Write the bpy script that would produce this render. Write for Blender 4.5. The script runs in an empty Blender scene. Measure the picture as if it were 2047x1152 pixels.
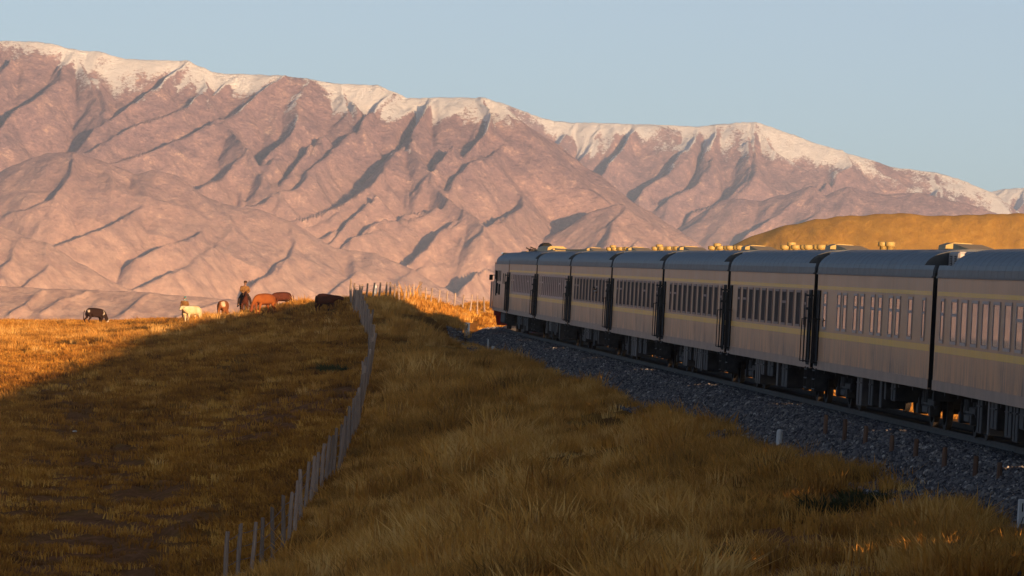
import bpy, math, random
import numpy as np
from mathutils import Matrix, Vector
random.seed(7); rs = np.random.RandomState(7)
C = bpy.context.scene.collection
scene = bpy.context.scene
R = math.radians

# ------------------------------------------------------------------ camera
F_PX = 12700.0; CAM_Z = 3.3
PITCH = math.atan(44 / F_PX); ROLL = R(3.0)
cd = bpy.data.cameras.new('camera'); cam = bpy.data.objects.new('camera', cd); C.objects.link(cam)
cd.sensor_width = 36.0; cd.lens = 36.0 * F_PX / 2047.0
cd.clip_start = 1.0; cd.clip_end = 60000.0
CM = Matrix.Rotation(math.pi / 2 - PITCH, 3, 'X') @ Matrix.Rotation(ROLL, 3, 'Z')
cam.matrix_world = Matrix.Translation((0, 0, CAM_Z)) @ CM.to_4x4()
scene.camera = cam

# ------------------------------------------------------------------ sun and sky
SUN_EL = R(6.5); SUN_SIDE = R(24.6)          # behind the camera, to its right
sun_dir = Vector((math.sin(SUN_SIDE) * math.cos(SUN_EL), -math.cos(SUN_SIDE) * math.cos(SUN_EL), math.sin(SUN_EL)))
world = bpy.data.worlds.new('World'); scene.world = world; world.use_nodes = True
wn = world.node_tree; wn.nodes.clear()
wo = wn.nodes.new('ShaderNodeOutputWorld'); bg = wn.nodes.new('ShaderNodeBackground')
sky = wn.nodes.new('ShaderNodeTexSky'); sky.sky_type = 'NISHITA'; sky.sun_disc = False
sky.sun_elevation = SUN_EL; sky.sun_rotation = math.atan2(sun_dir.x, sun_dir.y)
sky.altitude = 2500; sky.air_density = 0.42; sky.dust_density = 4.5; sky.ozone_density = 0.0
bg.inputs['Strength'].default_value = 0.082
tint = wn.nodes.new('ShaderNodeMix'); tint.data_type = 'RGBA'; tint.blend_type = 'MULTIPLY'; tint.inputs[0].default_value = 1.0
tint.inputs[7].default_value = (0.86, 0.98, 1.05, 1)      # the photograph's warm white balance
wn.links.new(sky.outputs[0], tint.inputs[6]); wn.links.new(tint.outputs[2], bg.inputs[0]); wn.links.new(bg.outputs[0], wo.inputs[0])
sl = bpy.data.lights.new('sun', 'SUN'); sl.energy = 4.6; sl.angle = R(0.5); sl.color = (1.0, 0.61, 0.31)
so = bpy.data.objects.new('sun', sl); C.objects.link(so)
so.rotation_euler = sun_dir.to_track_quat('Z', 'Y').to_euler(); so.location = (30, -30, 40)
scene.view_settings.view_transform = 'Standard'; scene.view_settings.look = 'None'
scene.view_settings.exposure = 0.95; scene.view_settings.gamma = 1.0
scene.view_settings.use_curve_mapping = False
scene.cycles.max_bounces = 5; scene.cycles.diffuse_bounces = 3; scene.cycles.glossy_bounces = 2
scene.cycles.transparent_max_bounces = 6; scene.cycles.volume_bounces = 0

# ------------------------------------------------------------------ helpers
_M = np.array([[CM[i][j] for j in range(3)] for i in range(3)])
def P(px, py, d):                             # where the ray of a photo pixel is d metres ahead
    v = _M @ np.array([(px - 1023.5) / F_PX, -(py - 576) / F_PX, -1.0])
    return np.array([0, 0, CAM_Z]) + v * d / v[1]

def hash2(ix, iy, s):
    h = (ix.astype(np.int64) * 374761393 + iy.astype(np.int64) * 668265263 + s * 974634777) & 0xffffffff
    h = ((h ^ (h >> 13)) * 1274126177) & 0xffffffff
    return ((h ^ (h >> 16)) & 0xffff) / 65535.0
def vnoise(x, y, s=0):
    ix = np.floor(x); iy = np.floor(y); fx = x - ix; fy = y - iy
    ux = fx * fx * fx * (fx * (fx * 6 - 15) + 10); uy = fy * fy * fy * (fy * (fy * 6 - 15) + 10)
    a = hash2(ix, iy, s); b = hash2(ix + 1, iy, s); c = hash2(ix, iy + 1, s); d = hash2(ix + 1, iy + 1, s)
    return (a * (1 - ux) + b * ux) * (1 - uy) + (c * (1 - ux) + d * ux) * uy * 1.0
def fbm(x, y, o=4, s=0, g=0.5):
    t = 0; a = 1.0; n = 0
    for i in range(o):
        t = t + a * (vnoise(x, y, s + i * 17) - 0.5); n += a; a *= g
        x, y = x * 1.93 * 0.8 - y * 1.93 * 0.6 + 3.1, x * 1.93 * 0.6 + y * 1.93 * 0.8 + 7.7
    return t / n * 2
def ridged(x, y, o=3, s=0, g=0.5):
    t = 0; a = 1.0; n = 0
    for i in range(o):
        t = t + a * (1 - np.abs(vnoise(x, y, s + i * 13) * 2 - 1)); n += a; a *= g
        x, y = x * 2.03 + 5.1, y * 2.03 + 1.7
    return t / n
def sstep(a, b, x):
    t = np.clip((x - a) / (b - a), 0, 1); return t * t * (3 - 2 * t)

def tag(o, label, cat, group=None, kind=None):
    o['label'] = label; o['category'] = cat
    if group: o['group'] = group
    if kind: o['kind'] = kind
    return o
def link(name, me, mat=None, parent=None, loc=None):
    o = bpy.data.objects.new(name, me); C.objects.link(o)
    if mat and me and not me.materials:
        for m in (mat if isinstance(mat, (list, tuple)) else [mat]): me.materials.append(m)
    if parent: o.parent = parent
    if loc is not None: o.location = loc
    return o
def empty(name, loc=(0, 0, 0), rz=0.0):
    o = bpy.data.objects.new(name, None); C.objects.link(o); o.location = loc; o.rotation_euler = (0, 0, rz)
    o.empty_display_size = 0.3; return o
def copy_tree(o, parent=None):
    c = o.copy(); C.objects.link(c)
    if parent: c.parent = parent
    for ch in list(o.children): copy_tree(ch, c)
    return c

class MB:
    def __init__(s): s.v = []; s.f = []
    def add(s, vs, fs):
        n = len(s.v); s.v += [tuple(map(float, q)) for q in vs]; s.f += [tuple(n + i for i in q) for q in fs]; return s
    def box(s, x0, x1, y0, y1, z0, z1):
        return s.add([(x0,y0,z0),(x1,y0,z0),(x1,y1,z0),(x0,y1,z0),(x0,y0,z1),(x1,y0,z1),(x1,y1,z1),(x0,y1,z1)],
                     [(0,3,2,1),(4,5,6,7),(0,1,5,4),(1,2,6,5),(2,3,7,6),(3,0,4,7)])
    def bbox(s, x0, x1, y0, y1, z0, z1, b):    # box with all edges chamfered
        vs = []
        for sx, X in ((-1, x0), (1, x1)):
            for sy, Y in ((-1, y0), (1, y1)):
                for sz, Z in ((-1, z0), (1, z1)):
                    vs += [(X, Y - sy*b, Z - sz*b), (X - sx*b, Y, Z - sz*b), (X - sx*b, Y - sy*b, Z)]
        import bmesh
        bm = bmesh.new()
        for q in vs: bm.verts.new(q)
        bmesh.ops.convex_hull(bm, input=bm.verts); bm.verts.index_update()
        s.add([v.co for v in bm.verts], [[v.index for v in f.verts] for f in bm.faces]); bm.free(); return s
    def tube(s, p0, p1, r0, r1=None, n=8, cap=True):
        r1 = r0 if r1 is None else r1
        p0 = Vector(p0); p1 = Vector(p1); d = (p1 - p0).normalized()
        u = d.orthogonal().normalized(); w = d.cross(u); vs = []
        for p, r in ((p0, r0), (p1, r1)):
            for k in range(n):
                a = 2 * math.pi * k / n; vs.append(p + (u * math.cos(a) + w * math.sin(a)) * r)
        fs = [(k, (k + 1) % n, n + (k + 1) % n, n + k) for k in range(n)]
        if cap: fs += [tuple(range(n - 1, -1, -1)), tuple(range(n, 2 * n))]
        return s.add(vs, fs)
    def lathe(s, prof, c=(0, 0, 0), n=12, axis='Z'):
        vs = []
        for r, z in prof:
            for k in range(n):
                a = 2 * math.pi * k / n
                q = (r * math.cos(a), r * math.sin(a), z)
                if axis == 'Y': q = (q[0], q[2], q[1])
                if axis == 'X': q = (q[2], q[0], q[1])
                vs.append((c[0] + q[0], c[1] + q[1], c[2] + q[2]))
        fs = []
        for i in range(len(prof) - 1):
            for k in range(n):
                k2 = (k + 1) % n
                f = (i*n + k, i*n + k2, (i+1)*n + k2, (i+1)*n + k)
                fs.append(f if axis != 'Y' else f[::-1])
        m = (len(prof) - 1) * n
        a, b = tuple(range(n - 1, -1, -1)), tuple(range(m, m + n))
        fs += [a, b] if axis != 'Y' else [a[::-1], b[::-1]]
        return s.add(vs, fs)
    def prism(s, prof, x0, x1):                # yz profile (counter-clockwise seen from +x) along x
        n = len(prof)
        vs = [(x0, y, z) for y, z in prof] + [(x1, y, z) for y, z in prof]
        fs = [(k, (k + 1) % n, n + (k + 1) % n, n + k) for k in range(n)] + [tuple(range(n - 1, -1, -1)), tuple(range(n, 2*n))]
        return s.add(vs, fs)
    def mesh(s, name, smooth=False):
        me = bpy.data.meshes.new(name); me.from_pydata(s.v, [], s.f)
        if smooth: me.shade_smooth()
        me.update(); return me
    def build(s, name, mat, parent=None, loc=None, smooth=False):
        return link(name, s.mesh(name, smooth), mat, parent, loc)

def grid_mesh(name, X, Y, Z, attrs=None):
    ny, nx = Z.shape
    co = np.stack([X.ravel(), Y.ravel(), Z.ravel()], 1).astype(np.float32)
    i = (np.arange(ny - 1)[:, None] * nx + np.arange(nx - 1)[None, :]).ravel()
    q = np.stack([i, i + 1, i + nx + 1, i + nx], 1).astype(np.int32)
    me = bpy.data.meshes.new(name); me.vertices.add(len(co)); me.vertices.foreach_set('co', co.ravel())
    me.loops.add(q.size); me.loops.foreach_set('vertex_index', q.ravel())
    me.polygons.add(len(q)); me.polygons.foreach_set('loop_start', np.arange(0, q.size, 4, dtype=np.int32))
    me.update(calc_edges=True); me.shade_smooth()
    for k, v in (attrs or {}).items():
        a = me.attributes.new(k, 'FLOAT', 'POINT'); a.data.foreach_set('value', v.ravel().astype(np.float32))
    return me

# ------------------------------------------------------------------ materials
class Mat:
    def __init__(s, name, rough=0.8, spec=0.3):
        s.m = bpy.data.materials.new(name); s.m.use_nodes = True; s.t = s.m.node_tree
        s.b = s.t.nodes['Principled BSDF']; s.b.inputs['Roughness'].default_value = rough
        s.b.inputs['Specular IOR Level'].default_value = spec
    def n(s, typ, **k):
        q = s.t.nodes.new('ShaderNode' + typ)
        for a, v in k.items(): setattr(q, a, v)
        return q
    def l(s, a, b): s.t.links.new(a, b)
    def coord(s, kind='Object', scale=(1, 1, 1)):
        if kind == 'World': o = s.n('NewGeometry').outputs['Position']
        else: o = s.n('TexCoord').outputs[kind]
        mp = s.n('Mapping'); mp.inputs['Scale'].default_value = scale; s.l(o, mp.inputs[0]); return mp.outputs[0]
    def noise(s, co, scale, detail=4, rough=0.55, out='Fac'):
        q = s.n('TexNoise'); q.inputs['Scale'].default_value = scale; q.inputs['Detail'].default_value = detail
        q.inputs['Roughness'].default_value = rough; s.l(co, q.inputs['Vector']); return q.outputs[out]
    def ramp(s, fac, stops):
        q = s.n('ValToRGB'); el = q.color_ramp.elements
        while len(el) > 2: el.remove(el[-1])
        while len(el) < len(stops): el.new(0.5)
        for e, (p, c) in zip(el, stops):
            e.position = p; e.color = (*c, 1) if len(c) == 3 else c
        s.l(fac, q.inputs[0]); return q.outputs[0]
    def mix(s, fac, a, b, mode='MIX'):
        q = s.n('Mix', data_type='RGBA', blend_type=mode)
        for v, i in ((fac, 0), (a, 6), (b, 7)):
            if isinstance(v, (int, float)): q.inputs[i].default_value = v
            elif isinstance(v, tuple): q.inputs[i].default_value = (*v, 1)
            else: s.l(v, q.inputs[i])
        return q.outputs[2]
    def math(s, op, a, b=0.0, clamp=False):
        q = s.n('Math', operation=op); q.use_clamp = clamp
        for v, i in ((a, 0), (b, 1)):
            if isinstance(v, (int, float)): q.inputs[i].default_value = v
            else: s.l(v, q.inputs[i])
        return q.outputs[0]
    def attr(s, name, typ='GEOMETRY'):
        q = s.n('Attribute'); q.attribute_name = name; q.attribute_type = typ; return q.outputs['Fac']
    def col(s, c):
        if isinstance(c, tuple): s.b.inputs['Base Color'].default_value = (*c, 1)
        else: s.l(c, s.b.inputs['Base Color'])
        return s
    def bump(s, h, strength=0.3, dist=0.05):
        q = s.n('Bump'); q.inputs['Strength'].default_value = strength; q.inputs['Distance'].default_value = dist
        s.l(h, q.inputs['Height']); s.l(q.outputs[0], s.b.inputs['Normal']); return s

def simple(name, c, rough=0.7, spec=0.3, var=0.25, scale=3.0, metal=0.0, bump=0.0):
    m = Mat(name, rough, spec); co = m.coord('Object'); nz = m.noise(co, scale, 5)
    lo = tuple(x * (1 - var) for x in c); hi = tuple(min(1, x * (1 + var)) for x in c)
    m.col(m.ramp(nz, [(0.3, lo), (0.7, hi)])); m.b.inputs['Metallic'].default_value = metal
    if bump: m.bump(nz, bump, 0.02)
    return m.m

# ------------------------------------------------------------------ the line of the track
GRAD = -0.00075
def side_x(y):                                 # left side plane of the train
    y = np.asarray(y, float); t = y - 146
    mid = 9.70 - 0.0565 * t + 1.53e-5 * t * t
    near = 9.70 - 0.0565 * t - 8.23e-4 * t * t
    x = np.where(t < 0, near, mid)
    s = np.maximum(0, y - 330); x = x + s * s / 2000.0
    s2 = np.maximum(0, y - 352); return x + s2 * s2 / 700.0
def track_x(y): return side_x(y) + 1.55
def rail_z(y): return GRAD * (np.asarray(y, float) - 146)

# ------------------------------------------------------------------ terrain heights
ctl = []
def cp(px, py, d, dz=0.0):
    q = P(px, py, d); ctl.append((q[0], q[1], q[2] + dz))
FENCE = [(440,1190,155),(563,1100,170),(677,950,205),(712,872,225),(725,812,245),(737,755,270),(745,715,295),(737,675,320),(718,632,345),(700,606,362)]
for q in FENCE: cp(*q)
for q in [(0,1150,175),(0,1000,215),(0,900,250),(0,800,300),(0,720,355),(0,672,410),(0,655,455),(0,647,480),
          (300,1150,172),(300,1000,208),(300,870,262),(300,770,287),(300,700,350),(300,668,405),(300,643,455),
          (500,1150,165),(500,1000,198),(500,880,243),(500,750,290),(500,690,340),(500,660,380),(500,634,412),
          (150,655,455),(400,643,430),(600,656,362),(600,610,385),(560,617,392),(650,612,372),(640,646,350),
          (743,603,364),(780,600,367),(850,638,352),(900,640,358),(925,660,350),(830,604,376),(880,607,388),(960,610,408),
          (770,640,340)]: cp(*q)
for y in range(15, 420, 27):
    ctl.append((float(track_x(y)) - 3.4, y, -0.98 + float(rail_z(y))))
ctl += [(-45,150,-6.4),(-45,250,-5.6),(-45,350,-4.2),(-45,480,-3.0),(-30,60,-6.2),(-12,60,-5.2),(-4,60,-3.9),(-30,10,-6),(-8,10,-3.0),(-90,100,-7),(-90,300,-6),(-90,480,-4.5)]
ctl = np.array(ctl)
_n = len(ctl)
def _k(d): return d
_A = np.zeros((_n + 3, _n + 3)); _D = np.sqrt(((ctl[:, None, 0] - ctl[None, :, 0]) * 2.2) ** 2 + (ctl[:, None, 1] - ctl[None, :, 1]) ** 2)
_A[:_n, :_n] = _D + np.eye(_n) * 0.6; _A[:_n, _n] = 1; _A[:_n, _n + 1:] = ctl[:, :2]; _A[_n:, :_n] = _A[:_n, _n:].T
_W = np.linalg.solve(_A, np.concatenate([ctl[:, 2], np.zeros(3)]))
def rbf(x, y):
    out = np.zeros(x.size); xf = x.ravel(); yf = y.ravel()
    for i in range(0, x.size, 20000):
        a = xf[i:i+20000]; b = yf[i:i+20000]
        d = np.sqrt(((a[:, None] - ctl[None, :, 0]) * 2.2) ** 2 + (b[:, None] - ctl[None, :, 1]) ** 2)
        out[i:i+20000] = d @ _W[:_n] + _W[_n] + a * _W[_n+1] + b * _W[_n+2]
    return out.reshape(x.shape)
def crest_y(x): return np.interp(x, [-60, -39, -26, -17, -12.8, -10.9, -8.5, -6, -2, 4], [490, 485, 460, 415, 388, 375, 370, 385, 412, 430])
def rut_x(y): return np.interp(y, [150, 172, 208, 250, 285, 320, 370, 400, 480], [-9.0, -9.8, -12.0, -16.2, -20.0, -22.8, -25.0, -24.0, -20.0])
def bare_mask(x, y):                           # 1 where the soil shows
    def el(cx, cy, rx, ry, s): return 1 - sstep(0.55, 1.15, np.hypot((x - cx) / rx, (y - cy) / ry) + 0.45 * fbm(x / 3.0, y / 7.0, 3, s))
    a = el(-8.6, 252, 4.0, 24, 3); b = el(-13.5, 262, 4.0, 8, 5) * 0.7
    c = el(-11.5, 188, 3.4, 34, 8) * 0.9; d = el(5.3, 116, 2.3, 12, 9); e = el(-16, 225, 4, 30, 10) * 0.8
    f = el(6.6, 128, 1.6, 12, 19) * 0.9
    g = np.exp(-((x - rut_x(y) + .3 * fbm(x / 4, y / 9, 3, 27)) / 1.5) ** 2) * .8 * (1 - sstep(330, 400, y))
    return np.clip(np.maximum.reduce([a, b, c, d, e, f, g]), 0, 1)
def ground_z(x, y):
    x = np.asarray(x, float); y = np.asarray(y, float)
    yc = crest_y(x); yy = np.minimum(y, yc); xx = np.clip(x, -90, 60)
    xt = track_x(np.clip(yy, 0, 420)); rz = rail_z(yy)
    z = rbf(xx, np.maximum(yy, 5))
    # left pasture: soft humps, ruts, the broken bank
    wl = sstep(3.4, 6.5, xt - x)
    z = z + wl * (0.22 * fbm(x / 5.0, y / 11.0, 4, 1) + 0.10 * fbm(x / 1.3, y / 3.0, 3, 2))
    z = z + bare_mask(x, y) * wl * (0.42 * (ridged((x + y * .35) / 2.2, (y - x) / 9.0, 3, 4) - 0.6))
    for k in (-0.75, 0.75):                     # wheel ruts of the cart track
        cx = rut_x(y) + k
        z = z - 0.20 * np.exp(-((x - cx) / 0.32) ** 2) * (y > 140)
    # right of the track and under the ballast
    dr = x - xt
    zr = -1.0 + rz - np.clip((dr - 3.4) * 0.22, 0, 3.0) + 0.15 * fbm(x / 6.0, y / 9.0, 3, 6) * sstep(4, 8, dr)
    w = sstep(-3.3, -2.6, dr); z = z * (1 - w) + zr * w
    under = (1 - sstep(2.6, 3.4, np.abs(dr))); z = z - 0.25 * under
    # beyond the crest the ground drops to the valley plain
    e = np.maximum(0, y - yc); drop = np.minimum(e * e / 700.0, 0) + np.where(e < 30, e * e * 0.0010, 0.9 + (e - 30) * 0.06)
    hold = (1 - sstep(3.5, 9, np.abs(x - track_x(np.clip(y, 0, 560))))) * (1 - sstep(425, 470, y))
    z = z - drop * (1 - hold)
    plain = -84.0 + 0.8 * fbm(x / 260.0, y / 420.0, 4, 31)
    z = np.maximum(z, plain) * 1.0
    return z

# ------------------------------------------------------------------ ground sheet
def axis(c0, c1, step, far0, far1, g=1.16):
    a = list(np.arange(c0, c1 + 1e-6, step)); s = step
    while a[-1] < far1: s *= g; a.append(a[-1] + s)
    s = step
    while a[0] > far0: s *= g; a.insert(0, a[0] - s)
    return np.array(a)
gx = axis(-34, 24, 0.42, -9000, 9000, 1.18); gy = axis(96, 500, 0.85, -700, 24000, 1.14)
GX, GY = np.meshgrid(gx, gy); GZ = ground_z(GX, GY)
bare = bare_mask(GX, GY)
me = grid_mesh('ground', GX, GY, GZ, {'bare': bare})
m = Mat('soil_and_thatch', 0.95, 0.0); co = m.coord('World')
n1 = m.noise(m.coord('World', (1, .45, 1)), 0.35, 6, 0.6); n2 = m.noise(m.coord('World', (1, .4, 1)), 2.6, 6, 0.7)
grassc = m.ramp(n1, [(0.30, (0.12, 0.052, 0.018)), (0.5, (0.25, 0.115, 0.030)), (0.72, (0.38, 0.19, 0.045))])
soil = m.ramp(n2, [(0.3, (0.17, 0.070, 0.032)), (0.6, (0.34, 0.145, 0.065)), (0.8, (0.50, 0.25, 0.12))])
c1 = m.mix(m.math('MULTIPLY', m.attr('bare'), m.math('ADD', m.math('MULTIPLY', n2, 1.1), 0.35), True), grassc, soil)
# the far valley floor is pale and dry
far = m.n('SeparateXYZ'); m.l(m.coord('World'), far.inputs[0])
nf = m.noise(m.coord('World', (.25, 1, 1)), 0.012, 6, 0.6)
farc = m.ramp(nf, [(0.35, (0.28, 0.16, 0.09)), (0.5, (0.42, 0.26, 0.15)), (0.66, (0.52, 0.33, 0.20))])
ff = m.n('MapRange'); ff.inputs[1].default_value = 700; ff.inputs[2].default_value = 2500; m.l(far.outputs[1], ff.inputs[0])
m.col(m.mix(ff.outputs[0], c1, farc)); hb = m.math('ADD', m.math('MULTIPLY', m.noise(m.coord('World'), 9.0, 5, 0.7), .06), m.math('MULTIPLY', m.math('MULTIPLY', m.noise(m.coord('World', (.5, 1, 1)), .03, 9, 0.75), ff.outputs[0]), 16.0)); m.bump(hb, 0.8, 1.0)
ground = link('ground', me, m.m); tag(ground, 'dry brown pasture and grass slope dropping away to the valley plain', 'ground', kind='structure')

# ------------------------------------------------------------------ mountains
def gullies(X, Y, H, lam, amp, seed, octs=4, gx_=None, gy_=None):
    """gullies that branch and run down the local slope (each octave follows the surface built so far)"""
    for o in range(octs):
        dHx = np.gradient(H, axis=1) / np.gradient(X, axis=1); dHy = np.gradient(H, axis=0) / np.gradient(Y, axis=0)
        
        for rr_ in range(5 if o < 2 else 2):
            dHx = (dHx + np.roll(dHx, 2, 0) + np.roll(dHx, -2, 0) + np.roll(dHx, 2, 1) + np.roll(dHx, -2, 1)) / 5; dHy = (dHy + np.roll(dHy, 2, 0) + np.roll(dHy, -2, 0) + np.roll(dHy, 2, 1) + np.roll(dHy, -2, 1)) / 5
        L = np.hypot(dHx, dHy) + 1e-6; px_, py_ = dHy / L, -dHx / L; st = np.clip(L / .35, 0, 1)
        u = X / lam; v = Y / lam; iu = np.floor(u); iv = np.floor(v); c = np.zeros_like(H); w = np.zeros_like(H)
        for i in (-1, 0, 1):
            for j in (-1, 0, 1):
                jx = hash2(iu + i, iv + j, seed + o * 7) ; jy = hash2(iu + i, iv + j, seed + 3 + o * 7)
                du = u - (iu + i + jx); dv = v - (iv + j + jy); d2 = du * du + dv * dv; k = np.exp(-d2 * 2.2)
                ph = (du * px_ + dv * py_) * 6.2832 * 0.95
                c += np.cos(ph) * k; w += k
        c = c / w
        H = H + amp * st * (c * .7 + .2 * (1 - 2 * np.abs(c)) * 0)
        lam *= .52; amp *= .44
    return H
RANGES = []
def build_range(name, label, SKY, YC, ridges_in, KD=2.1, depth=560, V0=100, snow=True, lam=280, amp=19, seed=1, step=3.0, ground0=-88, xm=1.0, back_m=320):
    skx = [q[0] for q in SKY]; sky_ = [q[1] for q in SKY]
    def mp(px, py, extra=0.0):
        zc = P(px, np.interp(px, skx, sky_), YC)[2]; d = YC
        for _ in range(3): d = YC - KD * max(0.0, zc - P(px, py, d)[2]) - extra
        return P(px, py, d)
    k_ = YC / 12000.0
    rid = [(np.array([mp(a_, b_, 0) for a_, b_ in SKY]), .66, 5.0)]
    for pts in ridges_in: rid.append((np.array([mp(a_, b_, 10) for a_, b_ in pts]), 1.08, 2.5))
    sx = np.array([P(a_, b_, YC)[0] for a_, b_ in SKY]); sz = np.array([P(a_, b_, YC)[2] for a_, b_ in SKY])
    x0 = max(sx[0], -.115 * YC) if sx[0] > -.2 * YC else sx[0]; x1 = min(sx[-1], .115 * YC)
    mx = np.arange(max(x0, -.105 * YC), x1, step * k_)
    if x0 < -.12 * YC: mx = np.concatenate([np.arange(x0, mx[0] - 8, 16.0), mx])
    my = np.concatenate([np.arange(YC - depth * KD * k_, YC + 70, step * 1.45 * k_), np.arange(YC + 70, YC + back_m, 25.0)])
    MX, MY = np.meshgrid(mx, my)
    wx = MX + k_ * 20 * fbm(MX / 110 / k_, MY / 110 / k_, 4, 40 + seed); wy = MY + k_ * 20 * fbm(MX / 110 / k_, MY / 110 / k_, 4, 41 + seed)
    zc = np.interp(MX, sx, sz); back = np.maximum(0, YC - wy) / KD
    H = zc - back - V0 * k_ * sstep(6, 90, back / k_) * (1 - .35 * sstep(260, 420, back))
    H = np.where(wy > YC, zc - (wy - YC) * .4, H); H = np.maximum(H, ground0 - 14)
    for pts, sl, w in rid:
        lo = pts[:, 0].min() - 200 * k_; hi = pts[:, 0].max() + 200 * k_; ly = pts[:, 1].min() - 200 * k_; hy = pts[:, 1].max() + 200 * k_
        ix = np.where((mx > lo) & (mx < hi))[0]; iy = np.where((my > ly) & (my < hy))[0]
        if not len(ix) or not len(iy): continue
        sub = np.ix_(iy, ix); X = wx[sub]; Y = wy[sub]; best = np.full(X.shape, -1e9)
        for p, q in zip(pts[:-1], pts[1:]):
            ab = q[:2] - p[:2]; t = np.clip(((X - p[0]) * ab[0] + (Y - p[1]) * ab[1]) / ((ab ** 2).sum() + 1e-9), 0, 1)
            d = np.hypot(X - p[0] - t * ab[0], Y - p[1] - t * ab[1]); best = np.maximum(best, p[2] + t * (q[2] - p[2]) - sl * (np.sqrt(d * d + w * w) - w))
        h = H[sub]; k = 4.0; H[sub] = np.maximum(h, best) + k * np.log1p(np.exp(-np.abs(h - best) / k)) * .5
    G = gullies(MX, MY, H, lam * k_, amp * k_, seed * 11, 5)
    fade = sstep(ground0 - 12, ground0 + 25, H); crest = np.exp(-((MY - YC) / (38 * k_)) ** 2) * .85
    H = H + (G - H) * fade * (1 - crest) + fade * k_ * (1.6 * fbm(MX / 16 / k_, MY / 16 / k_, 4, 45 + seed, .6) + 2.4 * (ridged(MX / 22 / k_, MY / 26 / k_, 3, 48 + seed) - .5) * sstep(-.1, .35, fbm(MX / 90, MY / 90, 3, 77 + seed)))
    o = link(name, grid_mesh(name, MX, MY, H, {'below': (H - np.where(MX > P(1005, 209, YC)[0], P(1005, 209, YC)[2], zc) if name == 'mountain_range' and seed == 1 else H - zc) / k_ if snow else H * 0 - 500}), M_mtn); tag(o, label, 'mountains', kind='structure'); return o

m = Mat('mountain_rock_and_snow', 0.95, 0.0)
big = m.noise(m.coord('World'), 0.012, 7, 0.62); fine = m.noise(m.coord('World', (1, 1, 1.5)), 0.12, 9, 0.76); mid = m.noise(m.coord('World', (1, 1, 1.2)), 0.03, 8, 0.7)
rock = m.ramp(m.math('ADD', m.math('MULTIPLY', mid, .5), m.math('MULTIPLY', fine, .5)), [(0.38, (0.20, 0.125, 0.14)), (0.49, (0.34, 0.21, 0.22)), (0.56, (0.48, 0.30, 0.28)), (0.63, (0.82, 0.57, 0.44)), (0.72, (0.90, 0.68, 0.50))])
sep = m.n('SeparateXYZ'); m.l(m.coord('World'), sep.inputs[0])
hz = m.n('MapRange'); hz.inputs[1].default_value = -80; hz.inputs[2].default_value = 190; m.l(m.math('ADD', sep.outputs[2], m.math('MULTIPLY', m.math('SUBTRACT', big, .5), 150)), hz.inputs[0])
grassy = m.ramp(m.noise(m.coord('World'), 0.05, 7, .7), [(.38, (.46, .27, .19)), (.5, (.60, .37, .25)), (.62, (.74, .48, .33))])
rock = m.mix(m.math('MULTIPLY', m.math('SUBTRACT', 1.0, hz.outputs[0], True), 0.85), rock, grassy)
sn = m.noise(m.coord('World', (1, .6, 1.6)), 0.13, 9, 0.80); sn2 = m.noise(m.coord('World'), 0.0075, 3, 0.5)
below = m.attr('below')
sv = m.math('ADD', m.math('DIVIDE', below, 66.0), 1.12)
nrm = m.n('SeparateXYZ'); m.l(m.n('NewGeometry').outputs['Normal'], nrm.inputs[0])
sv = m.math('SUBTRACT', sv, m.math('MULTIPLY', nrm.outputs[0], 0.75))
sv = m.math('ADD', sv, m.math('MULTIPLY', m.math('SUBTRACT', nrm.outputs[2], 0.85), 0.9))
sv = m.math('ADD', sv, m.math('MULTIPLY', m.math('SUBTRACT', sn, 0.5), 2.6))
sv = m.math('ADD', sv, m.math('MULTIPLY', m.math('SUBTRACT', sn2, 0.5), 3.2))
sf = m.n('MapRange'); sf.inputs[1].default_value = 0.38; sf.inputs[2].default_value = 0.66; m.l(sv, sf.inputs[0])
m.col(m.mix(sf.outputs[0], rock, (0.95, 0.92, 0.90))); m.bump(m.math('MULTIPLY', m.math('ADD', fine, m.math('MULTIPLY', mid, .8)), m.math('ADD', m.math('MULTIPLY', hz.outputs[0], .6), .2)), 1.0, 9.0); M_mtn = m.m

SA = [(-2600,130),(-2200,60),(-1700,110),(-1200,40),(-900,90),(-600,60),(-300,70),(0,84),(60,84),(100,88),(130,97),(150,101),(200,105),(250,120),(320,122),(370,122),(400,136),(425,147),(480,150),(550,153),(610,160),(680,170),(750,172),(780,184),(810,197),(860,196),(970,197),(1000,209),(1047,256),(1060,300),(1090,340),(1130,380),(1180,410),(1260,450),(1340,500),(1450,560)]
build_range('mountain_range', 'tall brown mountain wall on the left with a snow covered crest', SA, 12000.0, [
    [(470,152),(423,196),(311,240),(243,269),(185,312),(140,350)], [(560,155),(540,190),(486,222),(384,264),(330,300)],
    [(350,278),(292,314),(243,332),(200,350)], [(486,314),(437,352),(384,376),(330,400)], [(780,184),(700,265),(640,320),(583,372),(525,410),(486,412)],
    [(1047,258),(987,304),(936,334),(900,370)], [(816,296),(760,352),(700,396),(660,425),(600,450)], [(868,412),(820,430),(780,452),(704,485)],
    [(924,430),(900,465),(860,505),(820,536)], [(150,101),(120,160),(70,190),(20,235),(-40,280)], [(150,101),(200,200),(230,260)], [(372,122),(330,170),(260,215),(200,260)],
    [(610,160),(600,230),(560,290),(520,330)], [(20,120),(-30,200),(-80,260)], [(860,196),(840,250),(820,295),(850,350),(890,410),(924,432),(960,460),(1000,520)],
    [(640,270),(600,330),(570,350)], [(910,300),(870,350),(840,370)], [(970,197),(985,250),(960,290)], [(985,541),(948,555),(904,581)], [(400,136),(440,230),(470,290),(486,314),(520,360),(570,400)],
    [(740,400),(690,450),(650,490)], [(1090,340),(1050,400),(1000,440),(960,480)], [(680,170),(690,220),(720,262)]], seed=1)
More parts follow.
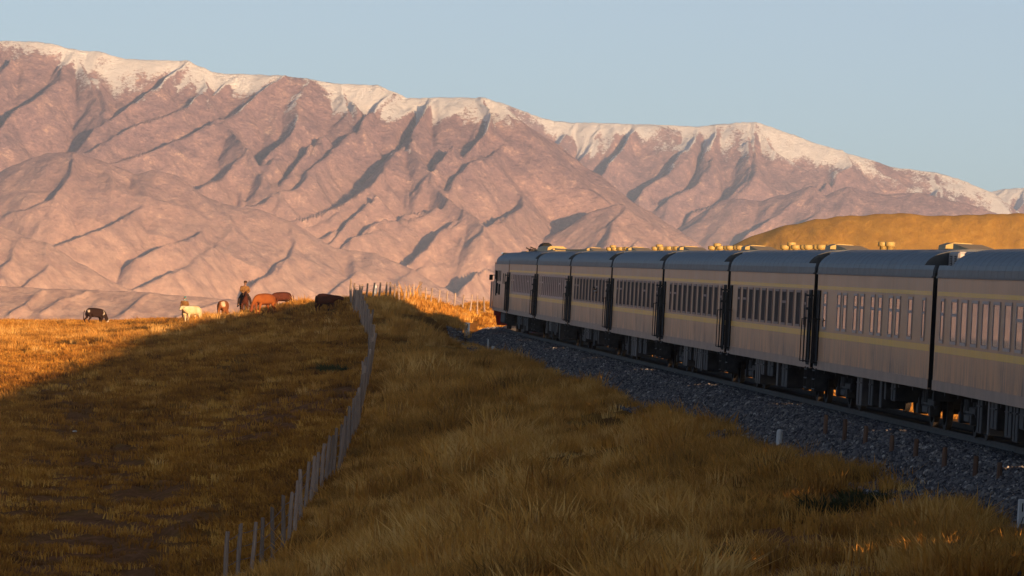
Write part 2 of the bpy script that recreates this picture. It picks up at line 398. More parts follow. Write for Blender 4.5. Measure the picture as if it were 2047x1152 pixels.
SB = [(760,330),(850,270),(940,225),(1000,205),(1040,222),(1090,240),(1140,246),(1280,250),(1400,254),(1440,250),(1470,247),(1510,245),(1540,255),(1600,280),(1680,305),(1780,335),(1860,345),(1900,357),(1975,384),(2030,420),(2100,470)]
build_range('mountain_range', 'farther bluish mountain with a patchy snow dome right of centre', SB, 16500.0, [
    [(1440,250),(1430,290),(1415,350),(1375,384),(1340,400)], [(1510,247),(1520,300),(1500,350),(1452,399),(1400,420)], [(1280,251),(1250,300),(1220,340),(1180,380)], [(1400,254),(1380,300),(1340,350),(1300,380)],
    [(1510,247),(1560,300),(1640,350),(1700,400)], [(1680,305),(1700,340),(1640,384),(1600,410)], [(1680,305),(1760,350),(1850,385)], [(1140,246),(1120,290),(1090,330)], [(1860,345),(1880,390),(1840,420)], [(1200,250),(1170,300),(1140,340)]], V0=60, depth=300, seed=2)
SC = [(1780,470),(1880,440),(1932,408),(1973,384),(2007,378),(2047,377),(2120,372),(2250,380),(2450,410)]
build_range('mountain_range', 'far pale ridge dusted with snow at the right edge of the picture', SC, 19000.0, [[(2010,378),(1970,410),(1930,440)], [(2060,377),(2040,410),(2000,440)]], V0=40, depth=160, seed=3, lam=90)
SD = [(1200,560),(1290,500),(1353,464),(1401,432),(1452,401),(1490,399),(1527,406),(1560,392),(1622,373),(1650,392),(1673,400),(1685,378),(1700,374),(1725,382),(1776,391),(1844,386),(1900,402),(2000,430),(2100,452),(2300,480)]
build_range('foothills', 'blue shaded foothills below the farther snow dome', SD, 14800.0, [[(1503,402),(1435,427),(1353,468),(1300,500)], [(1622,373),(1600,400),(1540,440),(1500,470)], [(1700,374),(1660,410),(1600,450)]], V0=45, depth=190, snow=False, seed=4, lam=90, amp=9)
SE = [(1000,600),(1060,540),(1123,484),(1165,448),(1195,421),(1235,408),(1279,436),(1330,462),(1379,483),(1440,530),(1500,590)]
build_range('foothills', 'rounded brown foothill rising just above the carriage roofs', SE, 11650.0, [[(1195,421),(1159,457),(1123,491),(1080,530)], [(1235,408),(1240,450),(1220,490)], [(1279,436),(1290,470),(1270,500)]], V0=30, depth=150, snow=False, seed=5, lam=80, amp=8)
SF = [(-500,400),(-100,380),(0,350),(60,318),(97,308),(141,305),(204,322),(272,352),(311,342),(355,352),(403,390),(452,410),(515,420),(573,444),(627,473),(670,497),(700,503),(748,507),(820,539),(880,575),(924,599),(1000,640)]
build_range('foothills', 'tan foothills in front of the mountain wall, sloping down to the right', SF, 10600.0, [
    [(141,305),(136,352),(97,395),(49,415),(0,436),(-60,470)], [(272,352),(290,390),(272,418),(243,439),(194,463),(112,494)], [(403,390),(430,430),(423,457),(350,488),(277,519)], [(452,410),(470,460),(440,490),(403,510),(340,546),(262,582)],
    [(573,444),(590,490),(560,530),(520,560)], [(700,503),(720,540),(700,559),(641,597)], [(204,322),(228,371),(292,400),(389,420),(428,449)], [(820,539),(800,570),(760,590)]], V0=48, depth=300, snow=False, seed=6, lam=120, amp=7)
SG = [(-700,360),(-200,400),(0,449),(49,475),(97,488),(155,527),(199,560),(272,585),(340,600),(430,616),(520,640)]
build_range('foothills', 'smooth near foothill at the lower left edge of the mountains', SG, 9500.0, [[(49,475),(30,520),(-20,560)], [(97,488),(110,530),(60,570)], [(199,560),(180,585),(120,600)]], V0=18, depth=170, snow=False, seed=7, lam=80, amp=4)

SH = [(-1000,566),(-300,570),(-60,574),(0,575),(90,580),(180,582),(300,588),(380,595),(450,601),(560,612),(700,640)]
build_range('foothills', 'valley plain built as an added low rise, tilted to catch the sun', SH, 7000.0, [[(90,580),(70,600),(30,622)], [(300,588),(270,606),(240,625)], [(450,601),(400,616),(350,634)], [(180,582),(130,600),(100,620)]], KD=2.8, V0=6, depth=90, snow=False, seed=8, lam=60, amp=3.0, step=2.5, back_m=200)  # added slope in place of the flat plain, so low sun brightens it
vx = np.arange(-1100, 500, 9.0); vy = np.arange(7120, 9700, 8.0); VX, VY = np.meshgrid(vx, vy)
edge = sstep(7120, 7400, VY) * (1 - sstep(9300, 9650, VY)) * sstep(-1100, -950, VX) * (1 - sstep(300, 480, VX))
VZ = -90 + edge * (7.0 + 5.0 * fbm(VX / 320, VY / 150, 5, 91, .6) + 7.0 * (vnoise(VX / 170 + .4 * fbm(VX / 90, VY / 90, 2, 94), VY / 60, 93) - .5) + 1.5 * fbm(VX / 40, VY / 30, 4, 92))
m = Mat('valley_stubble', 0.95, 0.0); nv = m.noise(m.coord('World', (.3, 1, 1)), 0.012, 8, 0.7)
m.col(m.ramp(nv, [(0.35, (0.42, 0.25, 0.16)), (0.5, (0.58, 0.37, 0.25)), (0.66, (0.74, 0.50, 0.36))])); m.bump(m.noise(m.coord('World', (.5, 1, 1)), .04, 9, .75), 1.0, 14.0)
vf = link('valley_floor', grid_mesh('valley_floor', VX, VY, VZ), m.m); tag(vf, 'pale valley floor between the added sun-facing rise and the foothills', 'valley floor', kind='structure')

# ------------------------------------------------------------------ golden hill behind the train
hxs = np.concatenate([np.arange(40, 260, 1.3), np.arange(260, 900, 12)]); hys = np.concatenate([np.arange(2300, 2640, 3.0), np.arange(2640, 3200, 20.0)])
HX, HY = np.meshgrid(hxs, hys)
hp = [(1200,900),(1340,620),(1400,545),(1440,512),(1480,488),(1520,466),(1560,449),(1620,436),(1660,435),(1700,432),(1740,428),(1790,425),(1850,427),(1930,430),(2000,431),(2047,430),(2200,436),(3000,470),(4500,560)]
cx_ = [P(a, b, 2600)[0] for a, b in hp]; cz_ = [P(a, b, 2600)[2] for a, b in hp]
wxh = HX + 5 * fbm(HX / 40, HY / 60, 3, 60)
top = np.interp(wxh, cx_, cz_) + 1.1 * fbm(HX / 13, HY / 40, 3, 66)
s_ = (2600 - HY) / 110.0
hz_ = top - 44 * np.clip(s_, 0, 3) ** 1.25 - 10 * np.clip(-s_, 0, 6) ** 1.2
gul = ridged(wxh / 34 + HY / 90, HY / 160, 3, 61)
hz_ = hz_ + sstep(0.02, 0.5, s_) * (5.0 * (gul - 0.7)) + 0.5 * fbm(HX / 9, HY / 14, 4, 62)
hz_ = np.maximum(hz_, -86)
m = Mat('golden_hill_grass', 0.95, 0.0); nh = m.noise(m.coord('World', (1, .4, 1)), 0.22, 9, 0.72)
m.col(m.ramp(nh, [(0.3, (0.44, 0.215, 0.030)), (0.55, (0.56, 0.29, 0.042)), (0.75, (0.66, 0.37, 0.07))])); m.bump(nh, 0.7, 1.2)
hill = link('hill', grid_mesh('hill', HX, HY, hz_), m.m); tag(hill, 'smooth golden grass hill rising behind the rear carriages', 'hill', kind='structure')

# ------------------------------------------------------------------ air
b = MB(); b.box(-9500, 9500, -1500, 20500, -140, 900); mh = bpy.data.materials.new('haze_air'); mh.use_nodes = True; t = mh.node_tree
t.nodes.remove(t.nodes['Principled BSDF']); pv = t.nodes.new('ShaderNodeVolumePrincipled'); pv.inputs['Density'].default_value = 3.9e-5; pv.inputs['Color'].default_value = (0.54, 0.71, 0.98, 1); pv.inputs['Anisotropy'].default_value = 0.0
t.links.new(pv.outputs[0], t.nodes['Material Output'].inputs['Volume']); hz_o = b.build('haze', mh); hz_o['kind'] = 'stuff'; hz_o['label'] = 'thin warm evening haze between the pasture and the mountains'; hz_o['category'] = 'haze'

# ------------------------------------------------------------------ train materials
def body_paint(name, c, dirt=1.0):
    m = Mat(name, 0.4, 0.2); streak = m.noise(m.coord('Object', (7, 7, .35)), 1.6, 6, 0.65)
    blot = m.noise(m.coord('Object', (.5, .5, .8)), 0.9, 5, 0.6); sp = m.n('SeparateXYZ'); m.l(m.coord('Object'), sp.inputs[0])
    low = m.n('MapRange'); low.inputs[1].default_value = 2.1; low.inputs[2].default_value = 1.0; m.l(sp.outputs[2], low.inputs[0])
    a = m.ramp(blot, [(0.3, tuple(x * .84 for x in c)), (0.7, tuple(min(1, x * 1.14) for x in c))])
    d = m.math('MULTIPLY', m.math('SUBTRACT', m.math('ADD', m.math('MULTIPLY', streak, 1.5), m.math('MULTIPLY', blot, .6)), 0.94), m.math('ADD', m.math('MULTIPLY', low.outputs[0], 3.6), .6), True)
    m.col(m.mix(m.math('MULTIPLY', d, dirt, True), a, (0.06, 0.045, 0.042)))
    r = m.math('ADD', m.math('MULTIPLY', blot, 0.25), 0.22); m.l(r, m.b.inputs['Roughness'])
    wav = m.noise(m.coord('Object', (.6, .6, .35)), 1.2, 2, 0.5)          # slightly dented sheet metal
    m.bump(wav, 0.25, 0.02); return m.m
M_body = body_paint('brown_grey_paint', (0.52, 0.25, 0.10), 1.0)
M_loco = body_paint('locomotive_paint', (0.50, 0.27, 0.155), 0.6)
M_stripe = body_paint('yellow_stripe_paint', (0.92, 0.50, 0.015), 0.38)
M_roof = simple('roof_sheet', (0.050, 0.056, 0.068), 0.5, 0.25, 0.3, 1.2, 0.0, 0.25)
M_sill = simple('sill_metal', (0.30, 0.18, 0.12), 0.5, 0.4, 0.2, 1.5)
M_black = simple('black_rubber', (0.012, 0.011, 0.011), 0.8, 0.2, 0.3)
M_iron = simple('underframe_iron', (0.030, 0.026, 0.025), 0.7, 0.3, 0.5, 4.0)
M_rust = simple('dusty_iron', (0.03, 0.024, 0.021), 0.75, 0.25, 0.5, 5.0)
M_pale = simple('pale_cabinet', (0.42, 0.36, 0.33), 0.6, 0.3, 0.3, 2.0)
M_box = simple('equipment_box_paint', (0.05, 0.043, 0.042), 0.6, 0.3, 0.4, 2.0)
M_vent = simple('cream_roof_fittings', (0.42, 0.28, 0.09), 0.55, 0.3, 0.2, 3.0)
M_alu = simple('window_aluminium', (0.50, 0.38, 0.34), 0.5, 0.3, 0.2, 4.0)
M_alu2 = simple('dull_window_frame', (0.36, 0.24, 0.20), 0.6, 0.2, 0.2, 4.0)
M_steel = simple('rail_steel', (0.035, 0.026, 0.022), 0.7, 0.3, 0.4, 2.0)
M_red = simple('red_paint', (0.42, 0.03, 0.03), 0.5, 0.4)
M_conc = simple('sleeper_concrete', (0.085, 0.075, 0.068), 0.9, 0.1, 0.25, 3.0)
def glass(name, c, rough, spec=0.5):
    m = Mat(name, rough, spec); nz = m.noise(m.coord('Object', (1, 1, .5)), 2.2, 3, 0.5)
    m.col(m.ramp(nz, [(0.35, tuple(x * .7 for x in c)), (0.7, tuple(x * 1.3 for x in c))]))
    return m.m
M_gdark = glass('tinted_window_glass', (0.022, 0.008, 0.006), 0.6, 0.04)
M_gmir = glass('reflecting_window_glass', (0.12, 0.06, 0.04), 0.03, 0.6)
M_gpink = glass('painted_reflection_glass', (0.36, 0.19, 0.13), 0.8, 0.05)  # pink mountain reflection put into the pane colour
M_alu3 = simple('bright_window_frame', (0.85, 0.62, 0.54), 0.6, 0.2, 0.1, 4.0)
M_gsky = glass('windscreen_glass', (0.04, 0.05, 0.06), 0.06, 0.8)

# ------------------------------------------------------------------ carriage pieces (x: 0 = rear end, y: + = left side, z: 0 = rail head)
HW = 1.545; LEN = 25.5; Z0 = 1.0; ZE = 3.56
def roof_profile(inset=0.0, zmax=9.0, hw=HW + 0.02):
    pts = []
    for k in range(25):
        a = math.pi * k / 24
        y = (hw - inset) * math.copysign(abs(math.cos(a)) ** 0.78, math.cos(a)); z = ZE + (0.70 - inset) * (math.sin(a) ** 0.72 if 0 < k < 24 else 0)
        pts.append((y, z))
    return pts                                  # from left (+y) over the top to the right
def roof_mesh(cn, cf, L=LEN):
    b = MB(); out = roof_profile(); inn = roof_profile(0.04)
    x0, x1 = cn, L - cf
    b.prism(out[::-1][::-1], x0, x1)            # main shell, closed ends
    # standing seams across the roof
    k = x0 + 0.9
    while k < x1 - .3:
        pr = [(y * 1.0012, ZE + (z - ZE) * 1.003 + .0005) for y, z in out]; b.prism(pr, k, k + 0.03); k += 1.27
    for a0, a1 in ((0.0, cn), (L - cf, L)):     # low skirts where the roof is cut away for the air conditioner
        if a1 - a0 < .05: continue
        for sgn in (1, -1):
            pr = [(y, z) for y, z in out if z < ZE + 0.30 and y * sgn > 0]
            if sgn < 0: pr = pr[::-1]
            inner = [(y * 0.965, z) for y, z in pr][::-1]
            poly = pr + inner
            if sgn < 0: poly = poly[::-1]
            b.prism(poly, a0 + .002, a1 - .002)
        b.box(a0 + .003, a1 - .003, -HW * .93, HW * .93, ZE - .01, ZE + .10)
    # drip rail along the eaves
    for sgn in (1, -1): b.box(0, L, min(sgn*HW, sgn*(HW+.045)), max(sgn*HW, sgn*(HW+.045)), ZE - .03, ZE + .012)
    return b.mesh('roof')
def wall_mesh(wins, L=LEN, right=True):
    b = MB(); holes = sorted(wins)
    def side(sgn, hs):
        y0, y1 = (HW - .07, HW) if sgn > 0 else (-HW, -HW + .07)
        x = 0.0
        for (c, w, zb, zt) in hs:
            b.box(x, c - w/2, y0, y1, Z0, ZE); b.box(c - w/2, c + w/2, y0, y1, Z0, zb); b.box(c - w/2, c + w/2, y0, y1, zt, ZE); x = c + w/2
        b.box(x, L, y0, y1, Z0, ZE)
    side(1, holes); side(-1, holes if right else [])
    b.box(.05, L - .05, -HW + .07, HW - .07, Z0, Z0 + .12)
    return b.mesh('body')
def frame_mesh(w, h, bar):
    b = MB(); t = 0.035
    for (x0, x1, z0, z1) in ((-w/2-.03, -w/2+t, -h/2-.03, h/2+.03), (w/2-t, w/2+.03, -h/2-.03, h/2+.03), (-w/2+t, w/2-t, h/2-t, h/2+.03), (-w/2+t, w/2-t, -h/2-.03, -h/2+t)):
        b.box(x0, x1, -.055, .022, z0, z1)
    if bar: b.box(-w/2+t, w/2-t, -.05, .012, h*.16 - .035, h*.16 + .035)
    return b.mesh('window')
def pane_mesh(w, h):
    b = MB(); b.box(-w/2 + .034, w/2 - .034, -.02, .010, -h/2 + .04, h/2 - .04); return b.mesh('pane')
_cache = {}
def cached(key, fn):
    if key not in _cache: _cache[key] = fn()
    return _cache[key]
def add_window(root, x, w, zb, zt, gm, bar=True, fm=None, side=1):
    h = zt - zb; fm = fm or M_alu
    me = cached(('f', w, h, bar, fm.name), lambda: frame_mesh(w, h, bar)); o = link('window', me, fm, root, (x, side * HW, (zb + zt) / 2))
    if side < 0: o.rotation_euler = (0, 0, math.pi)
    link('pane', cached(('p', w, h, gm.name), lambda: pane_mesh(w, h)), gm, o); return o
def wheelset():
    b = MB(); b.tube((0, -.72, 0), (0, .72, 0), .085, n=8)
    for s in (1, -1): b.lathe([(.40, -.02), (.4575, 0), (.4575, .10), (.48, .11), (.48, .135), (.36, .14), (.36, .05), (.15, .03), (.15, -.02)], (0, -s*.80, 0) if s > 0 else (0, .66, 0), 20, 'Y')
    return b.mesh('wheelset')
def bogie(root, x):
    b = MB()
    for s in (1, -1):
        b.bbox(-1.55, 1.55, s*1.02 - .09, s*1.02 + .09, .52, .70, .03); b.bbox(-.55, .55, s*1.02 - .11, s*1.02 + .11, .34, .52, .03)
        for q in (-1.2, 1.2):
            b.bbox(q - .16, q + .16, s*1.04 - .13, s*1.04 + .13, .30, .56, .03); b.tube((q - .27, s*1.02, .48), (q - .27, s*1.02, .86), .075, n=8); b.tube((q + .27, s*1.02, .48), (q + .27, s*1.02, .86), .075, n=8)
        b.tube((-.2, s*1.05, .6), (-.2, s*1.05, .98), .11, n=10); b.tube((.2, s*1.05, .6), (.2, s*1.05, .98), .11, n=10)
        b.tube((.75, s*1.16, .55), (.62, s*1.16, 1.0), .035, n=6)
    b.box(-.18, .18, -.95, .95, .5, .72); b.box(-1.5, -1.38, -.95, .95, .5, .62); b.box(1.38, 1.5, -.95, .95, .5, .62)
    o = link('bogie', cached('bogie', lambda: b.mesh('bogie')), M_iron, root, (x, 0, 0))
    for q in (-1.2, 1.2): link('wheelset', cached('ws', wheelset), M_rust, o, (q, 0, .4575))
    return o
def door_leaf(root, x, gm, side=1):
    b = MB(); b.box(-.34, -.20, -.02, .02, -1.02, 1.02); b.box(.20, .34, -.02, .02, -1.02, 1.02); b.box(-.20, .20, -.02, .02, -1.02, .22); b.box(-.20, .20, -.02, .02, .92, 1.02)
    o = link('door', cached('door', lambda: b.mesh('door')), M_black, root, (x, HW + .015, 2.08))
    p = MB(); p.box(-.2, .2, -.008, .008, .22, .92); link('pane', cached('dpane', lambda: p.mesh('pane')), M_gdark, o)
    return o
def end_gear(root, x, sgn, lamp=True):
    """the door, steps, rails and lamp bracket at a carriage end; sgn = +1 at the rear end, -1 at the front end"""
    door_leaf(root, x + sgn * .62, M_gdark)
    for q in (.22, 1.04):
        b = MB(); b.tube((sgn*q, HW + .10, 1.12), (sgn*q, HW + .10, 2.35), .022, n=6)
        b.tube((sgn*q, HW, 1.15), (sgn*q, HW + .10, 1.15), .02, n=5); b.tube((sgn*q, HW, 2.32), (sgn*q, HW + .10, 2.32), .02, n=5)
        if q < 1: b.build('door_rail', M_iron, root, (x, 0, 0))
    b.tube((sgn*1.22, HW + .17, 1.15), (sgn*1.22, HW + .17, 2.30), .016, n=5); b.tube((sgn*1.22, HW + .17, 1.15), (sgn*1.04, HW + .10, 1.15), .014, n=5)
    b.tube((sgn*1.22, HW + .17, 2.30), (sgn*1.04, HW + .10, 2.30), .014, n=5)
    link('door_rail', b.mesh('door_rail'), M_iron, root, (x, 0, 0))
    s = MB()
    for z in (.42, .68, .92): s.box(min(sgn*.28, sgn*.98), max(sgn*.28, sgn*.98), HW - .28, HW + .06, z, z + .03)
    s.box(min(sgn*.26, sgn*.29), max(sgn*.26, sgn*.29), HW - .28, HW + .05, .4, 1.0); s.box(min(sgn*.97, sgn*1.0), max(sgn*.97, sgn*1.0), HW - .28, HW + .05, .4, 1.0)
    link('step', s.mesh('step'), M_iron, root, (x, 0, 0))
    if lamp:
        l = MB(); l.box(min(sgn*.05, sgn*.12), max(sgn*.05, sgn*.12), HW, HW + .2, 2.92, 2.97); l.box(min(sgn*.02, sgn*.17), max(sgn*.02, sgn*.17), HW + .02, HW + .13, 2.2, 2.88)
        l.tube((sgn*.12, HW + .15, 2.55), (sgn*.12, HW + .15, 2.62), .035, n=8)
        link('tail_lamp', l.mesh('tail_lamp'), M_iron, root, (x, 0, 0))
def mushroom_vent(root, x, y, tall=0.0, z=4.24):
    b = MB(); b.lathe([(.09, -.06), (.085, .05 + tall), (.125, .06 + tall), (.14, .08 + tall), (.14, .17 + tall), (.125, .185 + tall), (.04, .195 + tall)], (0, 0, 0), 12)
    link('roof_vent', cached(('vent', tall), lambda: b.mesh('roof_vent', True)), M_vent, root, (x, y, z))
def ac_unit(root, x0, x1):
    b = MB(); b.bbox(x0, x1, -.98, .98, 3.66, 4.17, .05); o = b.build('air_conditioner', M_pale, root)
    for k in range(2):
        g = MB(); xa = x0 + .22 + k * (x1 - x0 - .2) / 2; xb = xa + (x1 - x0) / 2 - .34
        for j in range(5): g.box(xa + .1, xb - .1, .975, .99, 3.84 + j * .05, 3.86 + j * .05)
        g.box(xa + .08, xa + .1, .975, .992, 3.83, 4.07); g.build('louvre', M_rust, o)
def under_gear(root, seed, L=LEN, dz=0.0):
    r = random.Random(seed); b = MB(); b.box(.4, L - .4, -.22, .22, .82, Z0 + .02)
    for k in range(9): b.box(1.2 + k * 2.85, 1.32 + k * 2.85, -1.4, 1.4, .86, Z0 + .02)
    b.build('underframe', M_iron, root)
    x = 7.4
    while x < L - 8.2:
        w = r.choice((.35, .5, .9, 1.2, 1.6)); h = r.choice((.45, .58, .68, .74)); pale = r.random() < .5
        c = MB(); c.bbox(x, x + w, .82, 1.42, Z0 - .04 - h, Z0 - .01, .02)
        if w > .8: c.box(x + w*.48, x + w*.52, 1.42, 1.435, Z0 - h, Z0 - .06); c.box(x + .1, x + w - .1, 1.42, 1.45, Z0 - .2, Z0 - .17)
        c.build('equipment_and_sun_block', M_box if pale else M_iron, root); x += w + r.choice((.25, .5, 1.1, 1.5))
    for xa, xb, za in ((.5, 2.0, .42), (5.5, 6.2, .38), (6.3, 10.2, .28), (10.3, 14.9, .52), (15.0, 19.4, .28), (19.5, 20.0, .4), (23.6, 25.0, .42)):     # unseen far-side blocks, added to stop low sun passing under the floor
        c = MB(); c.bbox(xa, xb, -1.40, -.92, max(.14, za - dz), Z0 - .012, .02); c.build('equipment_and_sun_block', M_iron, root)
    t = MB(); t.tube((L*.5 - 1.1, -.9, .62), (L*.5 + 1.0, -.9, .62), .2, n=12); t.build('air_tank', M_rust, root)
    p = MB(); p.tube((2, 1.2, .93), (L - 2, 1.2, .93), .025, n=5); p.build('brake_pipe', M_rust, root)
def place_on_track(root, y_rear, L):
    y0 = y_rear; a = Vector((float(track_x(y0)), y0)); y1 = y_rear + L
    bpt = Vector((float(track_x(y1)), y1)); d = bpt - a; ang = math.atan2(d.y, d.x)
    root.location = (a.x, a.y, float(rail_z(y0))); root.rotation_euler = (0, -math.atan2(float(rail_z(y1) - rail_z(y0)), d.length), ang)

def carriage(y_rear, label, kind, seed, gear=True, lamp=True, cut_far=0.0, detail=True):
    root = empty('carriage'); tag(root, label, 'train carriage', 'carriages of the train'); L = LEN
    if kind == 'dark': wins = [(2.05, .62)] + [(3.95 + k * 2.04, 1.2) for k in range(9)] + [(22.2, .8)]; gm = M_gdark; bars = True
    elif kind == 'pair': wins = [(1.45, .5)] + [(x, .8) for x in (4.1, 6.6, 8.1, 10.4, 12.0, 14.4, 15.9, 18.4, 19.85, 23.3)]; gm = M_gmir; bars = True
    elif kind == 'wide': wins = [(2.2, .6)] + [(4.4 + k * 2.13, 1.2) for k in range(9)] + [(24.0, .7)]; gm = M_gmir; bars = False
    else: wins = [(2.2, .6)] + [(3.9 + k * 1.52, .95) for k in range(12)] + [(22.6, .6)]; gm = M_gpink; bars = False
    ws = [(x, w, 2.09, 3.04) for x, w in wins]
    link('body', wall_mesh(ws, L, right=False), M_body, root)
    for i, (x, w, zb, zt) in enumerate(ws):
        add_window(root, x, w, zb, zt, gm, (bars and kind != 'dark') or i in (0, 3, len(ws) - 2, len(ws) - 1), M_alu2 if kind == 'dark' else M_alu3 if kind == 'plain' else M_alu)
    link('roof', roof_mesh(2.0, cut_far), M_roof, root)
    for z0, z1 in ((1.84, 1.995), (3.13, 3.225)):
        b = MB(); b.box(.15, L - .15, HW, HW + .005, z0, z1); b.build('stripe', M_stripe, root)
    for ya, yb in ((HW - .05, HW + .014), (-HW - .014, -HW + .05)): b = MB(); b.box(.003, L - .003, ya, yb, Z0 - .03, Z0 + .2); b.build('sill_beam', M_sill, root)
    for xa, xb in ((-.01, .05), (L - .05, L + .01)):
        g = MB(); g.box(xa, xb, -HW + .002, HW - .002, Z0 + .002, ZE - .002); g.build('end_wall', M_black, root)
    g = MB()
    for k in range(5): g.bbox(-.86 + k*.17 - .02, -.86 + k*.17 + .11, -.62 - .07*(k % 2), .62 + .07*(k % 2), 1.05, 3.45 + .04*(k % 2), .03)
    g.box(-.90, -.01, -1.36, 1.36, 1.1, 3.5)
    g.build('gangway_bellows', M_black, root)
    c = MB(); c.box(-.9, 0, -.14, .14, .78, 1.0); c.box(0, .12, -1.4, 1.4, .7, 1.0); c.build('coupler', M_iron, root)
    bogie(root, 3.75); bogie(root, L - 3.75); under_gear(root, seed)
    if gear:
        if lamp: end_gear(root, 0, 1, lamp)
        end_gear(root, L, -1, lamp)
    if detail:
        ac_unit(root, .15, 1.9)
        if cut_far > 0: ac_unit(root, L - cut_far + .25, L - .1)
        h = MB(); h.prism([(.42, 4.18), (.40, 4.36), (.2, 4.43), (-.2, 4.43), (-.4, 4.36), (-.42, 4.18)][::-1][::-1], 7.2, 8.6); h.build('roof_hatch', M_vent, root)
        s = MB(); s.add([(2.6, .35, 4.2), (2.6, -.35, 4.2), (6.2, -.35, 4.2), (6.2, .35, 4.2), (2.6, .35, 4.235), (2.6, -.35, 4.235), (6.2, -.35, 4.40), (6.2, .35, 4.40)], [(0,1,2,3),(4,7,6,5),(0,4,5,1),(1,5,6,2),(2,6,7,3),(3,7,4,0)]); s.build('sloping_roof_duct', M_vent, root)
    if kind == 'dark':
        for i, x in enumerate((24.3, 22.6, 21.0, 18.7, 17.2, 14.9, 13.4, 11.2, 9.9)): mushroom_vent(root, x, -.02 if i % 2 else .02, .09 if i == 1 else 0.0)
    if kind == 'pair':
        for x in (24.0, 22.4): mushroom_vent(root, x, 0.0, .06)
    if kind == 'plain':
        for k in range(8):
            q = MB(); q.bbox(9.2 + k * 1.95, 10.95 + k * 1.95, -.3, .3, 4.2, 4.345, .02); q.build('walkway_plate', M_vent, root)
    return root

spec = [('plain', 'first carriage behind the locomotive, with a hood and dark housing on its roof'),
        ('plain', 'second carriage behind the locomotive, with pale closely set windows and a plated roof walkway'),
        ('dark', 'third carriage behind the locomotive, with a passenger leaning out of one of its dark windows'),
        ('dark', 'fourth carriage behind the locomotive, dark windows, yellow stripes and mushroom vents on its roof'),
        ('dark', 'fifth carriage from the locomotive, dark windows, between the fourth and the sixth'),
        ('dark', 'sixth carriage from the locomotive, dark tall windows, last with dark glass before the camera'),
        ('pair', 'carriage with narrow pale windows in pairs and grimy lower side, second from the right edge'),
        ('wide', 'carriage cut by the right edge of the view, its wide windows reflecting gold')]
PITCHL = 26.36; cars = []
for i, (kind, label) in enumerate(spec):
    yr = 146.43 + (6 - i) * PITCHL if i < 7 else 120.07
    cars.append(carriage(yr, label, kind, 30 + i, gear=(i < 7), lamp=(i < 6), cut_far=3.0 if i == 7 else 0.0)); place_on_track(cars[-1], yr, LEN)
# the rest of the train, nearer the camera: it shades the pasture
for j in range(4):
    yr = 120.07 - (j + 1) * PITCHL; root = empty('carriage')
    tag(root, ['carriage just behind the one cut by the right edge, outside the view', 'third carriage back from the right edge of the view, hidden from sight', 'second nearest carriage to the viewpoint, outside the view', 'carriage nearest the viewpoint, outside the view'][j], 'train carriage', 'carriages of the train')
    link('body', wall_mesh([(4.4 + k * 2.13, 1.2, 2.09, 3.04) for k in range(9)], LEN, right=False), M_body, root); link('roof', roof_mesh(2.0, 0), M_roof, root)
    for k in range(9): add_window(root, 4.4 + k * 2.13, 1.2, 2.09, 3.04, M_gmir, False)
    b = MB(); b.box(.15, LEN - .15, HW, HW + .005, 1.84, 1.995); b.build('stripe', M_stripe, root)
    bogie(root, 3.75); bogie(root, LEN - 3.75); under_gear(root, 60 + j, LEN, .35)
    g = MB(); g.box(-.86, 0, -1.30, 1.30, 1.05, 3.45); g.build('gangway_bellows', M_black, root)
    place_on_track(root, yr, LEN)

# roof clutter of the first carriage
root = cars[0]
b = MB(); b.prism([(-.5, 4.18), (.5, 4.18), (.46, 4.44), (.3, 4.52), (-.3, 4.52), (-.46, 4.44)], 10.5, 19.5)
b.build('roof_hood', M_vent, root)
b = MB(); b.lathe([(.30, -1.2), (.34, -1.1), (.34, 1.1), (.30, 1.2)], (20.8, 0, 4.38), 14, 'X'); b.bbox(20.0, 22.2, -.5, .5, 4.15, 4.3, .03)
b.build('roof_fan_housing', M_black, root)
b = MB(); b.bbox(3.2, 9.6, -.55, .55, 4.16, 4.30, .04); b.build('roof_duct', M_vent, root)
b = MB(); b.bbox(.2, 2.6, -.2, 1.05, 3.75, 4.12, .04); b.build('roof_box', M_black, root)

# ------------------------------------------------------------------ locomotive
LL = 20.6; y_loco = 330.95
loco = empty('locomotive'); tag(loco, 'locomotive at the head of the train with a blunt cab and a red buffer beam', 'locomotive')
b = MB()
lw = [(4.2, .5, 2.50, 3.0), (6.6, .5, 2.50, 3.0), (10.6, .5, 2.62, 3.14), (12.6, .5, 2.62, 3.14), (14.6, .5, 2.62, 3.14), (17.9, .9, 2.72, 3.15)]
lw2 = [(11.2, .7, 1.90, 2.42), (14.4, .6, 1.95, 2.45)]
x = 0.0
for (c, w, zb, zt) in lw:
    b.box(x, c - w/2, HW - .07, HW, Z0, ZE - .05); b.box(c - w/2, c + w/2, HW - .07, HW, Z0, zb); b.box(c - w/2, c + w/2, HW - .07, HW, zt, ZE - .05); x = c + w/2
b.box(x, LL - .9, HW - .07, HW, Z0, ZE - .05)
b.box(0, LL - .9, -HW, -HW + .07, Z0, ZE - .05); b.box(0, .06, -HW + .07, HW - .07, Z0, ZE - .05); b.box(.06, LL - 1, -HW + .07, HW - .07, Z0, Z0 + .1)
